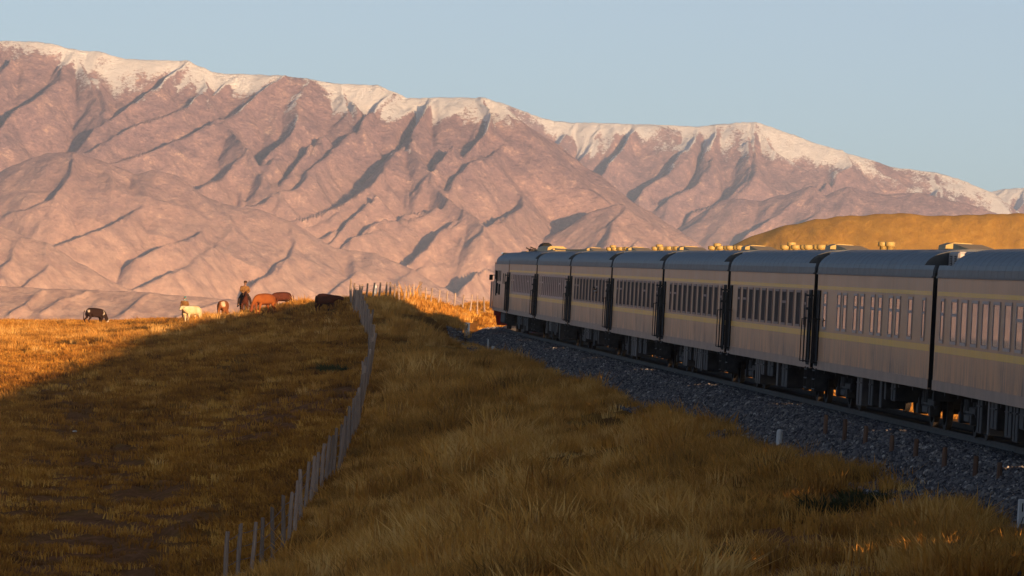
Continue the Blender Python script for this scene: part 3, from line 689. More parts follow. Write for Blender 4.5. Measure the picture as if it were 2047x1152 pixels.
# blunt cab front: waist step, raked windscreen surround
nose = [(LL - .9, Z0 - .05), (LL, Z0 - .05), (LL, 2.35), (LL - .25, 2.45), (LL - .85, ZE + .05), (LL - .9, ZE + .05)]
vs = [(a, -HW, c) for a, c in nose] + [(a, HW, c) for a, c in nose]; n = len(nose)
b.add(vs, [(k, (k + 1) % n, n + (k + 1) % n, n + k)[::-1] for k in range(n)] + [tuple(range(n)), tuple(range(2*n - 1, n - 1, -1))])
b.build('body', M_loco, loco)
for q in lw: add_window(loco, q[0], q[1], q[2], q[3], M_gdark, False, M_black)
for q in lw2:
    add_window(loco, q[0], q[1], q[2], q[3], M_gdark, False, M_black).location.y = HW + .04
b = MB(); pr = roof_profile(0, 9, HW)
b.prism([(y, z - .04) for y, z in pr], 0, LL - 2.6)
# roof front tapers down over the cab
r0 = [(LL - 2.6, y, z - .04) for y, z in pr]; r1 = [(LL - .85, y * .86, ZE + .04 + (z - ZE) * .18) for y, z in pr]; n = len(pr)
b.add(r0 + r1, [(k, k + 1, n + k + 1, n + k) for k in range(n - 1)] + [tuple(range(2*n - 1, n - 1, -1))])
b.build('roof', M_roof, loco)
for s in (1, -1):
    b = MB(); y0 = s * .12; y1 = s * (HW - .18)
    b.add([(LL - .235, y0, 2.52), (LL - .235, y1, 2.52), (LL - .80, y1, 3.46), (LL - .80, y0, 3.46), (LL - .26, y0, 2.52), (LL - .26, y1, 2.52), (LL - .83, y1, 3.46), (LL - .83, y0, 3.46)],
          [(0,1,2,3), (4,7,6,5), (0,4,5,1), (1,5,6,2), (2,6,7,3), (3,7,4,0)]); b.build('windscreen', M_gsky, loco)
b = MB(); b.bbox(17.0, 19.2, -1.0, 1.28, 3.98, 4.16, .06); b.build('cab_roof_shield', M_gsky, loco)
door = MB(); door.box(15.8, 16.6, HW + .002, HW + .03, 1.9, 3.1); door.box(15.75, 15.8, HW, HW + .06, 1.8, 3.15); door.build('cab_door', M_black, loco)
b = MB()
for q in (16.9, 18.9, 20.2):
    b.tube((q, HW + .14, 1.1), (q, HW + .14, 2.55), .03, n=6); b.tube((q, HW, 1.12), (q, HW + .14, 1.12), .022, n=5); b.tube((q, HW, 2.53), (q, HW + .14, 2.53), .022, n=5)
b.build('handrail', M_alu, loco)
b = MB(); b.bbox(18.9, 19.4, HW + .12, HW + .30, 2.62, 2.92, .02); b.tube((19.1, HW, 2.9), (19.1, HW + .2, 2.9), .02, n=5); b.build('wing_mirror', M_black, loco)
b = MB(); b.bbox(LL - .1, LL + .12, -1.45, 1.45, .68, 1.02, .03)
for s in (1, -1): b.tube((LL + .12, s*.95, .88), (LL + .5, s*.95, .88), .09, n=10); b.tube((LL + .5, s*.95, .88), (LL + .55, s*.95, .88), .24, n=14)
b.build('buffer_beam', M_red, loco)
b = MB(); b.add([(LL - .1, -1.35, .68), (LL + .35, -1.25, .15), (LL + .35, 1.25, .15), (LL - .1, 1.35, .68), (LL - .2, -1.3, .66), (LL + .25, -1.2, .15), (LL + .25, 1.2, .15), (LL - .2, 1.3, .66)],
    [(0,1,2,3)[::-1], (4,5,6,7), (0,4,5,1)[::-1], (1,5,6,2)[::-1], (2,6,7,3)[::-1], (3,7,4,0)[::-1]]); b.build('snow_plough', M_red, loco)
b = MB(); b.box(0, LL - .2, HW - .05, HW + .014, Z0 - .03, Z0 + .16); b.box(.5, LL - .5, -.3, .3, .75, Z0); b.build('sill_beam', M_sill, loco)
for x in (3.6, 16.4): bogie(loco, x); bogie(loco, x + 1.4) if False else None
b = MB(); b.bbox(7.2, 12.6, -1.35, 1.35, .35, .96, .08); b.build('fuel_tank', M_iron, loco)
b = MB()
for k in range(13):                              # pipes and insulators crowding the roof at the rear
    x = .3 + k * .42; h = .1 + .17 * random.random(); b.tube((x, -.5 + random.random(), 4.15), (x + .1, -.4 + .9 * random.random(), 4.22 + h), .035, n=6)
    b.lathe([(.03, 0), (.08, .04), (.04, .08), (.08, .12), (.03, .18)], (x, -.4 + .8 * random.random(), 4.2), 7)
b.build('roof_insulators', M_rust, loco)
b = MB(); b.bbox(3.0, 9.0, -.6, .6, 4.14, 4.26, .04); b.build('roof_grille', M_vent, loco)
door_leaf(loco, .6, M_gdark)
b = MB()
for q in (.22, 1.0): b.tube((q, HW + .1, 1.1), (q, HW + .1, 2.6), .025, n=6)
b.build('handrail', M_iron, loco)
place_on_track(loco, y_loco, LL)

# ------------------------------------------------------------------ rails, sleepers, ballast
def sweep(prof, ys, dx=0.0, closed=True):
    n = len(prof); vs = []; fs = []
    for y in ys:
        xc = float(track_x(y)); e = 0.5; t = Vector((float(track_x(y + e)) - float(track_x(y - e)), 2 * e)).normalized(); nr = Vector((t.y, -t.x)); z = float(rail_z(y))
        for (a, h) in prof: vs.append((xc + nr.x * (a + dx), y + nr.y * (a + dx), z + h))
    for i in range(len(ys) - 1):
        for k in range(n if closed else n - 1):
            k2 = (k + 1) % n; fs.append((i*n + k, i*n + k2, (i+1)*n + k2, (i+1)*n + k))
    return vs, fs
track = empty('railway_track', (float(track_x(96)), 96, -.2)); tag(track, 'single railway line with two steel rails on concrete sleepers under the train', 'railway track')
ys = np.arange(-20, 432, 2.0)
for s in (-.7535, .7535):
    pr = [(-.075, -.176), (.075, -.176), (.06, -.16), (.012, -.14), (.012, -.045), (.036, -.035), (.036, 0), (-.036, 0), (-.036, -.035), (-.012, -.045), (-.012, -.14), (-.06, -.16)]
    b = MB(); b.add(*sweep(pr, ys, s)); o = b.build('rail', M_steel, track); o.matrix_parent_inverse = Matrix.Translation(-Vector(track.location))
slm = MB(); slm.add([(-.13, -1.3, -.36), (.13, -1.3, -.36), (.13, 1.3, -.36), (-.13, 1.3, -.36), (-.10, -1.28, -.185), (.10, -1.28, -.185), (.10, 1.28, -.185), (-.10, 1.28, -.185)],
    [(0,3,2,1),(4,5,6,7),(0,1,5,4),(1,2,6,5),(2,3,7,6),(3,0,4,7)])
far = MB(); k = 0
for y in np.arange(-10, 425, 0.6):
    ang = math.atan2(float(track_x(y + .5) - track_x(y - .5)), 1.0); ca, sa = math.cos(-ang + math.pi/2), math.sin(-ang + math.pi/2)
    vs = [(float(track_x(y)) + vx * ca - vy * sa, y + vx * sa + vy * ca, float(rail_z(y)) + vz) for vx, vy, vz in slm.v]
    far.add(vs, slm.f)
o = far.build('sleepers', M_conc, track); o['kind'] = 'stuff'; o.matrix_parent_inverse = Matrix.Translation(-Vector(track.location))

ys2 = np.arange(-20, 440, .5)
prof = [(-3.75, -1.32), (-3.3, -.98), (-2.75, -.66), (-2.2, -.40), (-1.9, -.25), (-1.5, -.20), (0, -.21), (1.5, -.20), (1.9, -.25), (2.75, -.66), (3.3, -.98), (3.75, -1.32)]
# finer cross profile with a little unevenness
pa = np.interp(np.linspace(0, 11, 60), range(12), [q[0] for q in prof]); ph = np.interp(np.linspace(0, 11, 60), range(12), [q[1] for q in prof])
vs, _ = sweep(list(zip(pa, ph)), ys2, 0, False); vs = np.array(vs).reshape(len(ys2), 60, 3)
vs[:, :, 2] += 0.07 * fbm(vs[:, :, 0] / .6, vs[:, :, 1] / 1.2, 3, 71) * (np.abs(pa) > 1.5)[None, :]
vs[:, :12, 0] += (0.35 * fbm(vs[:, :1, 1] / 5.0, vs[:, :1, 1] / 9.0, 3, 72)) * np.linspace(1, 0, 12)[None, :]
m = Mat('ballast_gravel', 0.92, 0.2); v = m.n('TexVoronoi'); v.inputs['Scale'].default_value = 13.0; m.l(m.coord('World'), v.inputs['Vector'])
sp = m.n('SeparateColor'); m.l(v.outputs['Color'], sp.inputs[0])
m.col(m.ramp(sp.outputs[0], [(0.0, (0.045, 0.042, 0.045)), (0.5, (0.12, 0.11, 0.112)), (1.0, (0.24, 0.215, 0.21))])); m.bump(v.outputs['Distance'], 0.8, 0.05)
M_ballast = m.m
me = grid_mesh('ballast_bed', vs[:, :, 0], vs[:, :, 1], vs[:, :, 2])
bed = link('ballast_bed', me, M_ballast); tag(bed, 'bank of grey crushed stone ballast carrying the railway line', 'ballast', kind='structure')

# ------------------------------------------------------------------ scatter helper (geometry nodes)
def scatter(name, pts, rot, scl, idx, protos, mat):
    me = bpy.data.meshes.new(name); n = len(pts); me.vertices.add(n); me.vertices.foreach_set('co', np.asarray(pts, np.float32).ravel())
    for k, v, t in (('rot', rot, 'FLOAT_VECTOR'), ('scl', scl, 'FLOAT_VECTOR'), ('pick', idx, 'INT')):
        a = me.attributes.new(k, t, 'POINT')
        a.data.foreach_set('vector' if t == 'FLOAT_VECTOR' else 'value', np.asarray(v, np.float32 if t != 'INT' else np.int32).ravel())
    me.materials.append(mat); o = link(name, me)
    ng = bpy.data.node_groups.new(name + '_nodes', 'GeometryNodeTree')
    ng.interface.new_socket('Geometry', in_out='INPUT', socket_type='NodeSocketGeometry'); ng.interface.new_socket('Geometry', in_out='OUTPUT', socket_type='NodeSocketGeometry')
    N = ng.nodes; gi = N.new('NodeGroupInput'); go = N.new('NodeGroupOutput'); ip = N.new('GeometryNodeInstanceOnPoints'); jn = N.new('GeometryNodeGeometryToInstance')
    for p in reversed(protos):
        oi = N.new('GeometryNodeObjectInfo'); oi.transform_space = 'ORIGINAL'; oi.inputs['Object'].default_value = p; oi.inputs['As Instance'].default_value = False
        ng.links.new(oi.outputs['Geometry'], jn.inputs[0])
    def na(k, t):
        q = N.new('GeometryNodeInputNamedAttribute'); q.data_type = t; q.inputs[0].default_value = k; return q.outputs[0]
    ng.links.new(gi.outputs[0], ip.inputs['Points']); ng.links.new(jn.outputs[0], ip.inputs['Instance']); ip.inputs['Pick Instance'].default_value = True
    ng.links.new(na('pick', 'INT'), ip.inputs['Instance Index']); ng.links.new(na('rot', 'FLOAT_VECTOR'), ip.inputs['Rotation']); ng.links.new(na('scl', 'FLOAT_VECTOR'), ip.inputs['Scale'])
    ng.links.new(ip.outputs[0], go.inputs[0]); md = o.modifiers.new('scatter', 'NODES'); md.node_group = ng
    return o

# ------------------------------------------------------------------ ballast stones
def stone_proto(seed):
    r = np.random.RandomState(seed); import bmesh
    bm = bmesh.new(); bmesh.ops.create_icosphere(bm, subdivisions=1, radius=1.0)
    for v in bm.verts:
        v.co = Vector((v.co.x * r.uniform(.75, 1.15), v.co.y * r.uniform(.65, 1.0), v.co.z * r.uniform(.5, .8)))
    me = bpy.data.meshes.new('ballast_stone'); bm.to_mesh(me); bm.free(); return me
m = Mat('ballast_stone', 0.9, 0.2); oi = m.n('ObjectInfo').outputs['Random']
m.col(m.ramp(oi, [(0.0, (0.05, 0.046, 0.05)), (0.35, (0.11, 0.10, 0.105)), (0.7, (0.18, 0.165, 0.165)), (0.93, (0.27, 0.235, 0.21)), (1.0, (0.5, 0.46, 0.42))]))
M_stone = m.m
stones = []
for k in range(5):
    yy = 128 + 7 * k; xx = float(track_x(yy)) - 2.6; o = link('ballast_stone', stone_proto(90 + k), M_stone, None, (xx, yy, float(rail_z(yy)) - .58)); o.scale = (.06,) * 3
    tag(o, 'loose grey stones lying on the face of the ballast bank', 'stones', 'loose stones on the ballast bank', 'stuff'); stones.append(o)
for o in stones: o.data.transform(Matrix.Scale(.045, 4)); o.scale = (1.2,) * 3
n = 98000
yy = 98 + (372 - 98) * rs.rand(n) ** 1.25; off = -.86 - 3.2 * rs.rand(n) ** .95
far_fade = rs.rand(n) < np.interp(yy, [98, 250, 372], [1, .8, .5]); yy = yy[far_fade]; off = off[far_fade]
hh = np.interp(off, [q[0] for q in prof], [q[1] for q in prof]); hh = np.where(off < -3.5, -1.12, hh)
slope = np.array([float(s) for s in (track_x(yy + .5) - track_x(yy - .5))]); nx_ = 1 / np.sqrt(1 + slope ** 2); ny_ = -slope * nx_
xx = track_x(yy) + nx_ * off; y2 = yy + ny_ * off; zz = rail_z(yy) + hh + .02
zz = np.where(off < -3.2, np.maximum(zz, ground_z(xx, y2) + .01), zz)
n = len(xx); sc = .75 + 1.0 * rs.rand(n) ** 2
sc = np.stack([sc * rs.uniform(.8, 1.3, n), sc * rs.uniform(.8, 1.3, n), sc * rs.uniform(.8, 1.2, n)], 1)
st = scatter('ballast_stones', np.stack([xx, y2, zz], 1), rs.rand(n, 3) * 6.28, sc, rs.randint(0, 5, n), stones, M_stone)
tag(st, 'countless crushed grey stones heaped along the left side of the line', 'ballast stones', kind='stuff')

# ------------------------------------------------------------------ grass
def tuft_mesh(seed, nb, rad, h0, h1, w, lean, name):
    r = np.random.RandomState(seed); vs = []; fs = []; hs = []
    for k in range(nb):
        a = r.rand() * 6.283; q = rad * math.sqrt(r.rand()); bx, by = q * math.cos(a), q * math.sin(a)
        h = r.uniform(h0, h1); la = a + r.normal() * 1.0; ln = abs(r.normal()) * lean * h + .05 * h
        wa = r.rand() * 3.1416; ww = w * r.uniform(.6, 1.3); dx, dy = math.cos(wa) * ww / 2, math.sin(wa) * ww / 2; n0 = len(vs)
        for t, wd in ((0, 1.0), (.5, .85)):
            cx = bx + math.cos(la) * ln * t * t; cy = by + math.sin(la) * ln * t * t
            vs += [(cx - dx * wd, cy - dy * wd, h * t - (.04 if t == 0 else 0)), (cx + dx * wd, cy + dy * wd, h * t - (.04 if t == 0 else 0))]; hs += [t, t]
        vs.append((bx + math.cos(la) * ln, by + math.sin(la) * ln, h * (1 - .25 * lean))); hs.append(1.0)
        fs += [(n0, n0 + 1, n0 + 3, n0 + 2), (n0 + 2, n0 + 3, n0 + 4)]
    me = bpy.data.meshes.new(name); me.from_pydata(vs, [], fs)
    a = me.attributes.new('h', 'FLOAT', 'POINT'); a.data.foreach_set('value', np.array(hs, np.float32)); me.update(); return me
def grass_mat(name, stops, tip):
    m = Mat(name, 0.75, 0.12); rnd = m.n('ObjectInfo').outputs['Random']
    big = m.noise(m.coord('World', (1, .5, 1)), 0.22, 5, 0.6); mid = m.noise(m.coord('World', (1, .6, 1)), 1.3, 3, 0.5)
    f = m.math('ADD', m.math('MULTIPLY', rnd, .42), m.math('ADD', m.math('MULTIPLY', big, 1.0), m.math('MULTIPLY', mid, .55)))
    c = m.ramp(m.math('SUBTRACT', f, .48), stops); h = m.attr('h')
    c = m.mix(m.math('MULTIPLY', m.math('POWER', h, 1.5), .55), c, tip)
    m.col(c); tr = m.n('BsdfTranslucent'); m.l(c, tr.inputs[0]); mx_ = m.n('MixShader'); mx_.inputs[0].default_value = .3
    out = m.t.nodes['Material Output']; m.l(m.b.outputs[0], mx_.inputs[1]); m.l(tr.outputs[0], mx_.inputs[2]); m.l(mx_.outputs[0], out.inputs[0]); return m.m
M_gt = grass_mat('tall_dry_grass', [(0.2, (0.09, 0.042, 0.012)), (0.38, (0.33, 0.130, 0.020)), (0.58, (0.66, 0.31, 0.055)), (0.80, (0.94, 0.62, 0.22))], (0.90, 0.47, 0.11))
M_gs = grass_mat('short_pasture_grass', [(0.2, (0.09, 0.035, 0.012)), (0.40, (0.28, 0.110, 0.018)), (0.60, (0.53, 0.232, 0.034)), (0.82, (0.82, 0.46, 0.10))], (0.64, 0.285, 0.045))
tall = []; short = []
for k in range(5):
    px, py, d = [(1000, 900, 205), (1120, 1020, 160), (860, 840, 240), (1300, 1050, 135), (820, 1000, 180)][k]
    q = P(px, py, d); o = link('tall_grass_tuft', tuft_mesh(200 + k, 50, .42, .28, .58, .025, .5, 'tall_grass_tuft'), M_gt, None, (q[0], q[1], float(ground_z(q[0], q[1]))))
    tag(o, 'tufts of tall dry straw coloured grass on the embankment slope', 'grass', 'tall grass tufts on the embankment', 'stuff'); tall.append(o)
for k in range(4):
    px, py, d = [(200, 900, 250), (400, 1000, 200), (300, 800, 280), (120, 1060, 195)][k]
    q = P(px, py, d); o = link('short_grass_tuft', tuft_mesh(300 + k, 52, .55, .08, .22, .032, .8, 'short_grass_tuft'), M_gs, None, (q[0], q[1], float(ground_z(q[0], q[1]))))
    tag(o, 'tufts of short cropped grass on the grazed pasture', 'grass', 'short grass tufts on the pasture', 'stuff'); short.append(o)
def fence_x(y): return np.interp(y, [P(*q)[1] for q in FENCE], [P(*q)[0] for q in FENCE])
def in_view(x, y, m_=5.0): return (x > -.0835 * y - m_) & (x < .0835 * y + m_)
def field(n, y0, y1, pw=1.0):
    y = y0 + (y1 - y0) * rs.rand(n) ** pw; w = .0835 * y + 5; x = (rs.rand(n) * 2 - 1) * w
    keep = rs.rand(n) < (w / (.0835 * y1 + 5)) ** .35; return x[keep], y[keep]
def finish(x, y, s, name, protos, mat, label, sink=0.0, zvar=.3):
    z = ground_z(x, y) - sink; n = len(x)
    rot = np.stack([rs.normal(size=n) * .08, rs.normal(size=n) * .08, rs.rand(n) * 6.28], 1)
    sc = np.stack([s * rs.uniform(.8, 1.2, n), s * rs.uniform(.8, 1.2, n), s * rs.uniform(1 - zvar, 1 + zvar, n)], 1)
    o = scatter(name, np.stack([x, y, z], 1), rot, sc, rs.randint(0, len(protos), n), protos, mat)
    tag(o, label, 'grass', kind='stuff'); return o
# tall grass: embankment between fence and ballast, and the crest
x, y = field(125000, 98, 436, 1.1)
off = x - track_x(np.minimum(y, 430)); edge = -3.15 + .5 * fbm(x / 2.0, y / 6.0, 3, 80)
dens = 1.0 * (off < edge) * (x > fence_x(np.clip(y, 155, 362)) - .3 - 40 * (y > 372)) * (y < crest_y(x) + 14)
patch = fbm(x / 2.6, y / 7.5, 4, 81)
dens = dens * np.clip(.70 + 2.2 * patch, .08, 1) * (1 - .86 * bare_mask(x, y)) * (1 - .8 * sstep(-6.0, -3.5, off) * sstep(.0, .35, fbm(x / 1.5, y / 4.0, 3, 82)))
left = x < fence_x(np.clip(y, 155, 362)); dens = np.where(left & (y > 372), dens * .5, dens)
k = rs.rand(len(x)) < dens; x, y = x[k], y[k]; patch = patch[k]
near_slab = np.hypot((x + 2.3) / 1.2, (y - 318) / 16) < 1
s = (.72 + .45 * rs.rand(len(x))) * (1 - .6 * near_slab) * (1 + .6 * patch) * np.interp(off[k], [-8, -3.2], [1, .68]) * (1 + .55 * (rs.rand(len(x)) < .06)) * (.5 + .5 * sstep(.2, 2.2, x - fence_x(np.clip(y, 155, 362))) * (y < 372) + .5 * (y >= 372)) * np.interp(y, [98, 330, 372, 420], [1.0, 1.0, .8, .7])
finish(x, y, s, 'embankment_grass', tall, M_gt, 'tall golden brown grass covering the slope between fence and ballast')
# scattered tussocks in the pasture
x, y = field(40000, 150, 492); patch = fbm(x / 3.2, y / 8.0, 4, 83); loc = fbm(x / 1.0, y / 2.4, 3, 84)
boost = np.maximum(1 - np.hypot((x + 15.6) / 3.4, (y - 275) / 20), 1 - np.hypot((x + 11) / 3.6, (y - 335) / 34)).clip(0, 1)
d_ = np.clip((patch - .02 + .45 * boost) * 3.2, 0, 1) * np.clip(loc * 4 + .4, 0, 1) * np.interp(y, [150, 230, 270, 300, 492], [.10, .16, .75, 1, 1]) * (x < fence_x(np.clip(y, 155, 362)) - .4) * (1 - .9 * bare_mask(x, y)) * (y < crest_y(x) + 8)
k = rs.rand(len(x)) < d_; x, y = x[k], y[k]
finish(x, y, (.45 + .5 * rs.rand(len(x))), 'pasture_tussocks', tall, M_gt, 'taller dry tussocks scattered over the grazed pasture')
# short grass
x, y = field(150000, 148, 492); patch = fbm(x / 2.2, y / 7.0, 4, 85)
d_ = np.clip(.66 + 1.5 * patch, .12, 1) * (x < fence_x(np.clip(y, 155, 362)) + .6 + 40 * (y > 365)) * (1 - .85 * bare_mask(x, y)) * (y < crest_y(x) + 12)
rut = rut_x(y)
d_ = d_ * (1 - .75 * np.exp(-((np.abs(x - rut) - .75) / .35) ** 2))
k = rs.rand(len(x)) < d_; x, y = x[k], y[k]
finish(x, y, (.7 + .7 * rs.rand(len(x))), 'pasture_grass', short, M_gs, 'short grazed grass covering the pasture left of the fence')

# separate big tussocks and low bushes one can point at
def clump(name, px, py, d, mat, label, cat, seed, nb=150, rad=.7, h=(.4, .85), w=.035, lean=.7, group=None):
    q = P(px, py, d); x, y = q[0], q[1]
    o = link(name, tuft_mesh(seed, nb, rad, h[0], h[1], w, lean, name), mat, None, (x, y, float(ground_z(x, y)) - .02)); tag(o, label, cat, group); return o
clump('grass_tussock', 912, 822, 245, M_gt, 'big pale spreading tussock in the middle of the embankment slope', 'tussock', 401, 260, .85, lean=1.1)
clump('grass_tussock', 502, 802, 278, M_gt, 'pale yellow tussock beside the bare bank left of the fence', 'tussock', 402, 200, .7, (.25, .5), lean=1.1)
clump('grass_tussock', 560, 735, 300, M_gt, 'tall tussock at the top of the bare bank', 'tussock', 403, 220, .9)
clump('grass_tussock', 285, 647, 415, M_gt, 'sunlit spiky tussock between the black cow and the cream calf', 'tussock', 404, 220, .9, lean=.9)
m = grass_mat('dark_leaves', [(0.2, (0.035, 0.038, 0.016)), (0.5, (0.07, 0.075, 0.026)), (0.8, (0.12, 0.115, 0.04))], (0.12, 0.11, 0.04))
clump('low_bush', 1665, 985, 128, m, 'low dark green bush on the bank below the row of short posts', 'bush', 405, 240, .7, (.2, .6), .05, .6)
clump('low_bush', 1735, 965, 130, m, 'smaller dark green bush right beside the low one near the ballast', 'bush', 406, 300, .55, (.2, .55), .05, .6)
clump('low_bush', 1500, 1146, 116, m, 'dark bush at the bottom edge of the view', 'bush', 407, 360, .7, (.15, .45), .05, .7)
clump('low_bush', 618, 600, 418, m, 'dark tuft standing on the skyline hump behind the cattle', 'bush', 408, 260, .9, (.3, .7), .06, .6)
clump('low_bush', 665, 768, 285, m, 'dark bush near the fence above the bare bank', 'bush', 409, 260, .8, (.2, .5), .05, .6)

# ------------------------------------------------------------------ fences
def wood(name, c):
    m = Mat(name, 0.9, 0.1); g = m.noise(m.coord('Object', (9, 9, .8)), 3.0, 6, 0.7); rnd = m.n('ObjectInfo').outputs['Random']
    v = m.math('ADD', m.math('MULTIPLY', g, .7), m.math('MULTIPLY', rnd, .3))
    m.col(m.ramp(v, [(0.25, tuple(x * .45 for x in c)), (0.55, c), (0.8, tuple(min(1, x * 1.5) for x in c))])); m.bump(g, .6, .02); return m.m
M_post = wood('weathered_post', (0.34, 0.25, 0.20)); M_wire = simple('fence_wire', (0.10, 0.085, 0.075), 0.5, 0.4, .3, 2, .5)
M_white = simple('white_marker', (0.66, 0.64, 0.62), 0.7, 0.2, .15, 2)
def post_mesh(seed, h, r0=.066, r1=.05):
    r = random.Random(seed); n = 7; vs = []; fs = []; lv = [-.3, 0, .3 * h, .6 * h, .85 * h, h]; ox = oy = 0
    for i, z in enumerate(lv):
        rr = r0 + (r1 - r0) * i / 5; ox += r.uniform(-.012, .012); oy += r.uniform(-.012, .012)
        for k in range(n):
            a = 6.283 * k / n; q = rr * r.uniform(.88, 1.12); vs.append((ox + q * math.cos(a), oy + q * math.sin(a), z + (r.uniform(-.03, .03) if i == 5 else 0)))
    for i in range(5): fs += [(i*n + k, i*n + (k+1) % n, (i+1)*n + (k+1) % n, (i+1)*n + k) for k in range(n)]
    fs.append(tuple(range(5*n, 6*n))); me = bpy.data.meshes.new('post'); me.from_pydata(vs, [], fs); return me
pm = [post_mesh(500 + k, 1.36) for k in range(6)]
def make_fence(name, pos, label, hs, meshes, wires=(.25, .55, .85, 1.15), r=.007, leans=.035):
    root = empty(name, (float(pos[0][0]), float(pos[0][1]), float(ground_z(*pos[0])))); tag(root, label, 'fence'); rt = Vector(root.location); rr = random.Random(len(pos)); tops = []
    for i, (x, y) in enumerate(pos):
        z = float(ground_z(x, y)); o = link('post', meshes[i % len(meshes)], M_post, root, Vector((x, y, z)) - rt)
        o.rotation_euler = (rr.gauss(0, leans), rr.gauss(0, leans), rr.random() * 6.28); s = hs(i); o.scale = (1, 1, s); tops.append((Vector((x, y, z)) - rt, s))
    for w in wires:
        b = MB()
        for (p, s0), (q, s1) in zip(tops[:-1], tops[1:]):
            a = p + Vector((0, 0, w * s0)); c = q + Vector((0, 0, w * s1)); mid = (a + c) / 2 - Vector((0, 0, .02))
            b.tube(a, mid, r, n=4, cap=False); b.tube(mid, c, r, n=4, cap=False)
        o = b.build('wire', M_wire, root)
    return root
fp = [P(*q) for q in FENCE]; seg = np.array([[q[0], q[1]] for q in fp]); L_ = np.concatenate([[0], np.cumsum(np.hypot(*np.diff(seg, axis=0).T))])
dists = []; d = 1.0
while d < L_[-1]: dists.append(d); d += 2.75 + .5 * random.random()
pos = [(float(np.interp(q, L_, seg[:, 0])), float(np.interp(q, L_, seg[:, 1]))) for q in dists]
make_fence('wire_fence', pos, 'long line of grey weathered posts dividing the pasture from the railway embankment', lambda i: 1.06 + .10 * ((i * 37) % 11) / 11, pm)
zx = [(743/5.76 - 0, 0)]
zxs = [245,290,355,425,495,573,648,698,742,800,855,905,962,1012,1055,1110,1163,1255,1348,1437,1532,1618,1708,1788]
zys = [160,152,165,166,162,168,160,180,190,200,203,208,200,188,202,215,232,235,248,262,282,282,292,312]
pos2 = []; hh2 = []
for i, (a, c) in enumerate(zip(zxs, zys)):
    px = 660 + a * .17365; py = 540 + c * .1736; d = float(np.interp(px, [700, 780, 840, 975], [363, 368, 378, 404]))
    q = P(px, py, d); pos2.append((float(q[0]), float(q[1]))); hh2.append(max(.75, min(1.35, (q[2] - float(ground_z(q[0], q[1]))) / 1.36)))
make_fence('wire_fence', pos2, 'short skyline row of posts running to the locomotive, half of it sunlit', lambda i: hh2[i], pm, leans=.05)
# a braced gate in the sunlit row
gx0, gy0 = pos2[13]; gx1, gy1 = pos2[14]; g = empty('fence_gate', (gx0, gy0 - .25, float(ground_z(gx0, gy0)))); tag(g, 'small braced wooden gate frame in the sunlit part of the skyline fence', 'gate')
dxg, dyg = gx1 - gx0, gy1 - gy0
b = MB(); b.tube((0, 0, .95), (dxg, dyg, .95), .035, n=6); b.build('rail', M_post, g); b = MB(); b.tube((0, 0, .45), (dxg, dyg, .45), .035, n=6); b.build('rail', M_post, g)
b = MB(); b.tube((0, 0, .3), (dxg, dyg, 1.25), .035, n=6); b.build('brace', M_post, g)
b = MB(); b.tube((dxg * .5, dyg * .5, -.2), (dxg * .5, dyg * .5, 1.3), .045, n=7); b.build('upright', M_post, g)

# ------------------------------------------------------------------ short posts on the ballast and white markers
M_stub = wood('stub_post_wood', (0.17, 0.10, 0.07))
sp_ = [(1649,829,872),(1688,838,883),(1729,851,891),(1782,870,907),(1830,877,917),(1887,894,937),(1949,911,956),(1997,924,960)]
lab = ['short brown post, farthest of the row standing along the ballast', 'second short post from the far end of the row along the ballast', 'third short post from the far end, crossed by a streak of sunlight',
       'fourth short post from the far end of the row, dark and low', 'fifth short post from the far end, with a bright sunlit patch', 'sixth short post of the row, third from the near end',
       'seventh short post of the row, second from the near end', 'short brown post nearest the camera in the row along the ballast']
for i, (px, ya, yb) in enumerate(sp_):
    best = min(np.arange(100, 175, .25), key=lambda d: abs(P(px, yb, d)[2] - max(float(ground_z(*P(px, yb, d)[:2])), float(rail_z(d)) + float(np.interp(P(px, yb, d)[0] - track_x(d), [q[0] for q in prof], [q[1] for q in prof], left=-9)))))
    q = P(px, yb, best); h = P(px, ya, best)[2] - q[2]
    b = MB(); b.lathe([(.062, -.15), (.058, 0), (.055, h * .6), (.052, h * .96), (.035, h)], (0, 0, 0), 9)
    o = b.build('short_post', M_stub, None, (q[0], q[1], q[2])); o.rotation_euler = (random.gauss(0, .02), random.gauss(0, .02), i); tag(o, lab[i], 'post', 'short posts along the ballast')
def surf_hit(px, py, d0, d1):
    ds = np.arange(d0, d1, .25)
    def sf(d):
        q = P(px, py, d); o = float(q[0] - track_x(d)); z = float(ground_z(q[0], q[1]))
        if abs(o) < 3.75: z = max(z, float(rail_z(d)) + float(np.interp(o, [p_[0] for p_ in prof], [p_[1] for p_ in prof])))
        return q[2] - z
    for d in ds:
        if sf(d) < 0: return d
    return ds[-1]
d = surf_hit(1557, 893, 90, 250); q = P(1557, 893, d); h = P(1557, 858, d)[2] - q[2]
b = MB(); b.lathe([(.085, -.2), (.08, 0), (.078, h * .8), (.06, h * .96), (.02, h)], (0, 0, 0), 12); o = b.build('marker_post', M_white, None, tuple(q), smooth=False)
tag(o, 'white rounded marker post at the edge of the grass in front of the ballast', 'marker post')
def text_obj(body, size, mat, parent, loc, rot, name='lettering'):
    c = bpy.data.curves.new(name + '_curve', 'FONT'); c.body = body; c.size = size; c.extrude = .003; c.align_x = 'CENTER'; c.align_y = 'CENTER'
    t_ = bpy.data.objects.new('t', c); C.objects.link(t_); dg = bpy.context.evaluated_depsgraph_get(); me = bpy.data.meshes.new_from_object(t_.evaluated_get(dg)); bpy.data.objects.remove(t_)
    me.materials.clear(); o = link(name, me, mat, parent, loc); o.rotation_euler = rot; return o
M_ink = simple('black_lettering', (0.02, 0.02, 0.022), 0.7, .2)
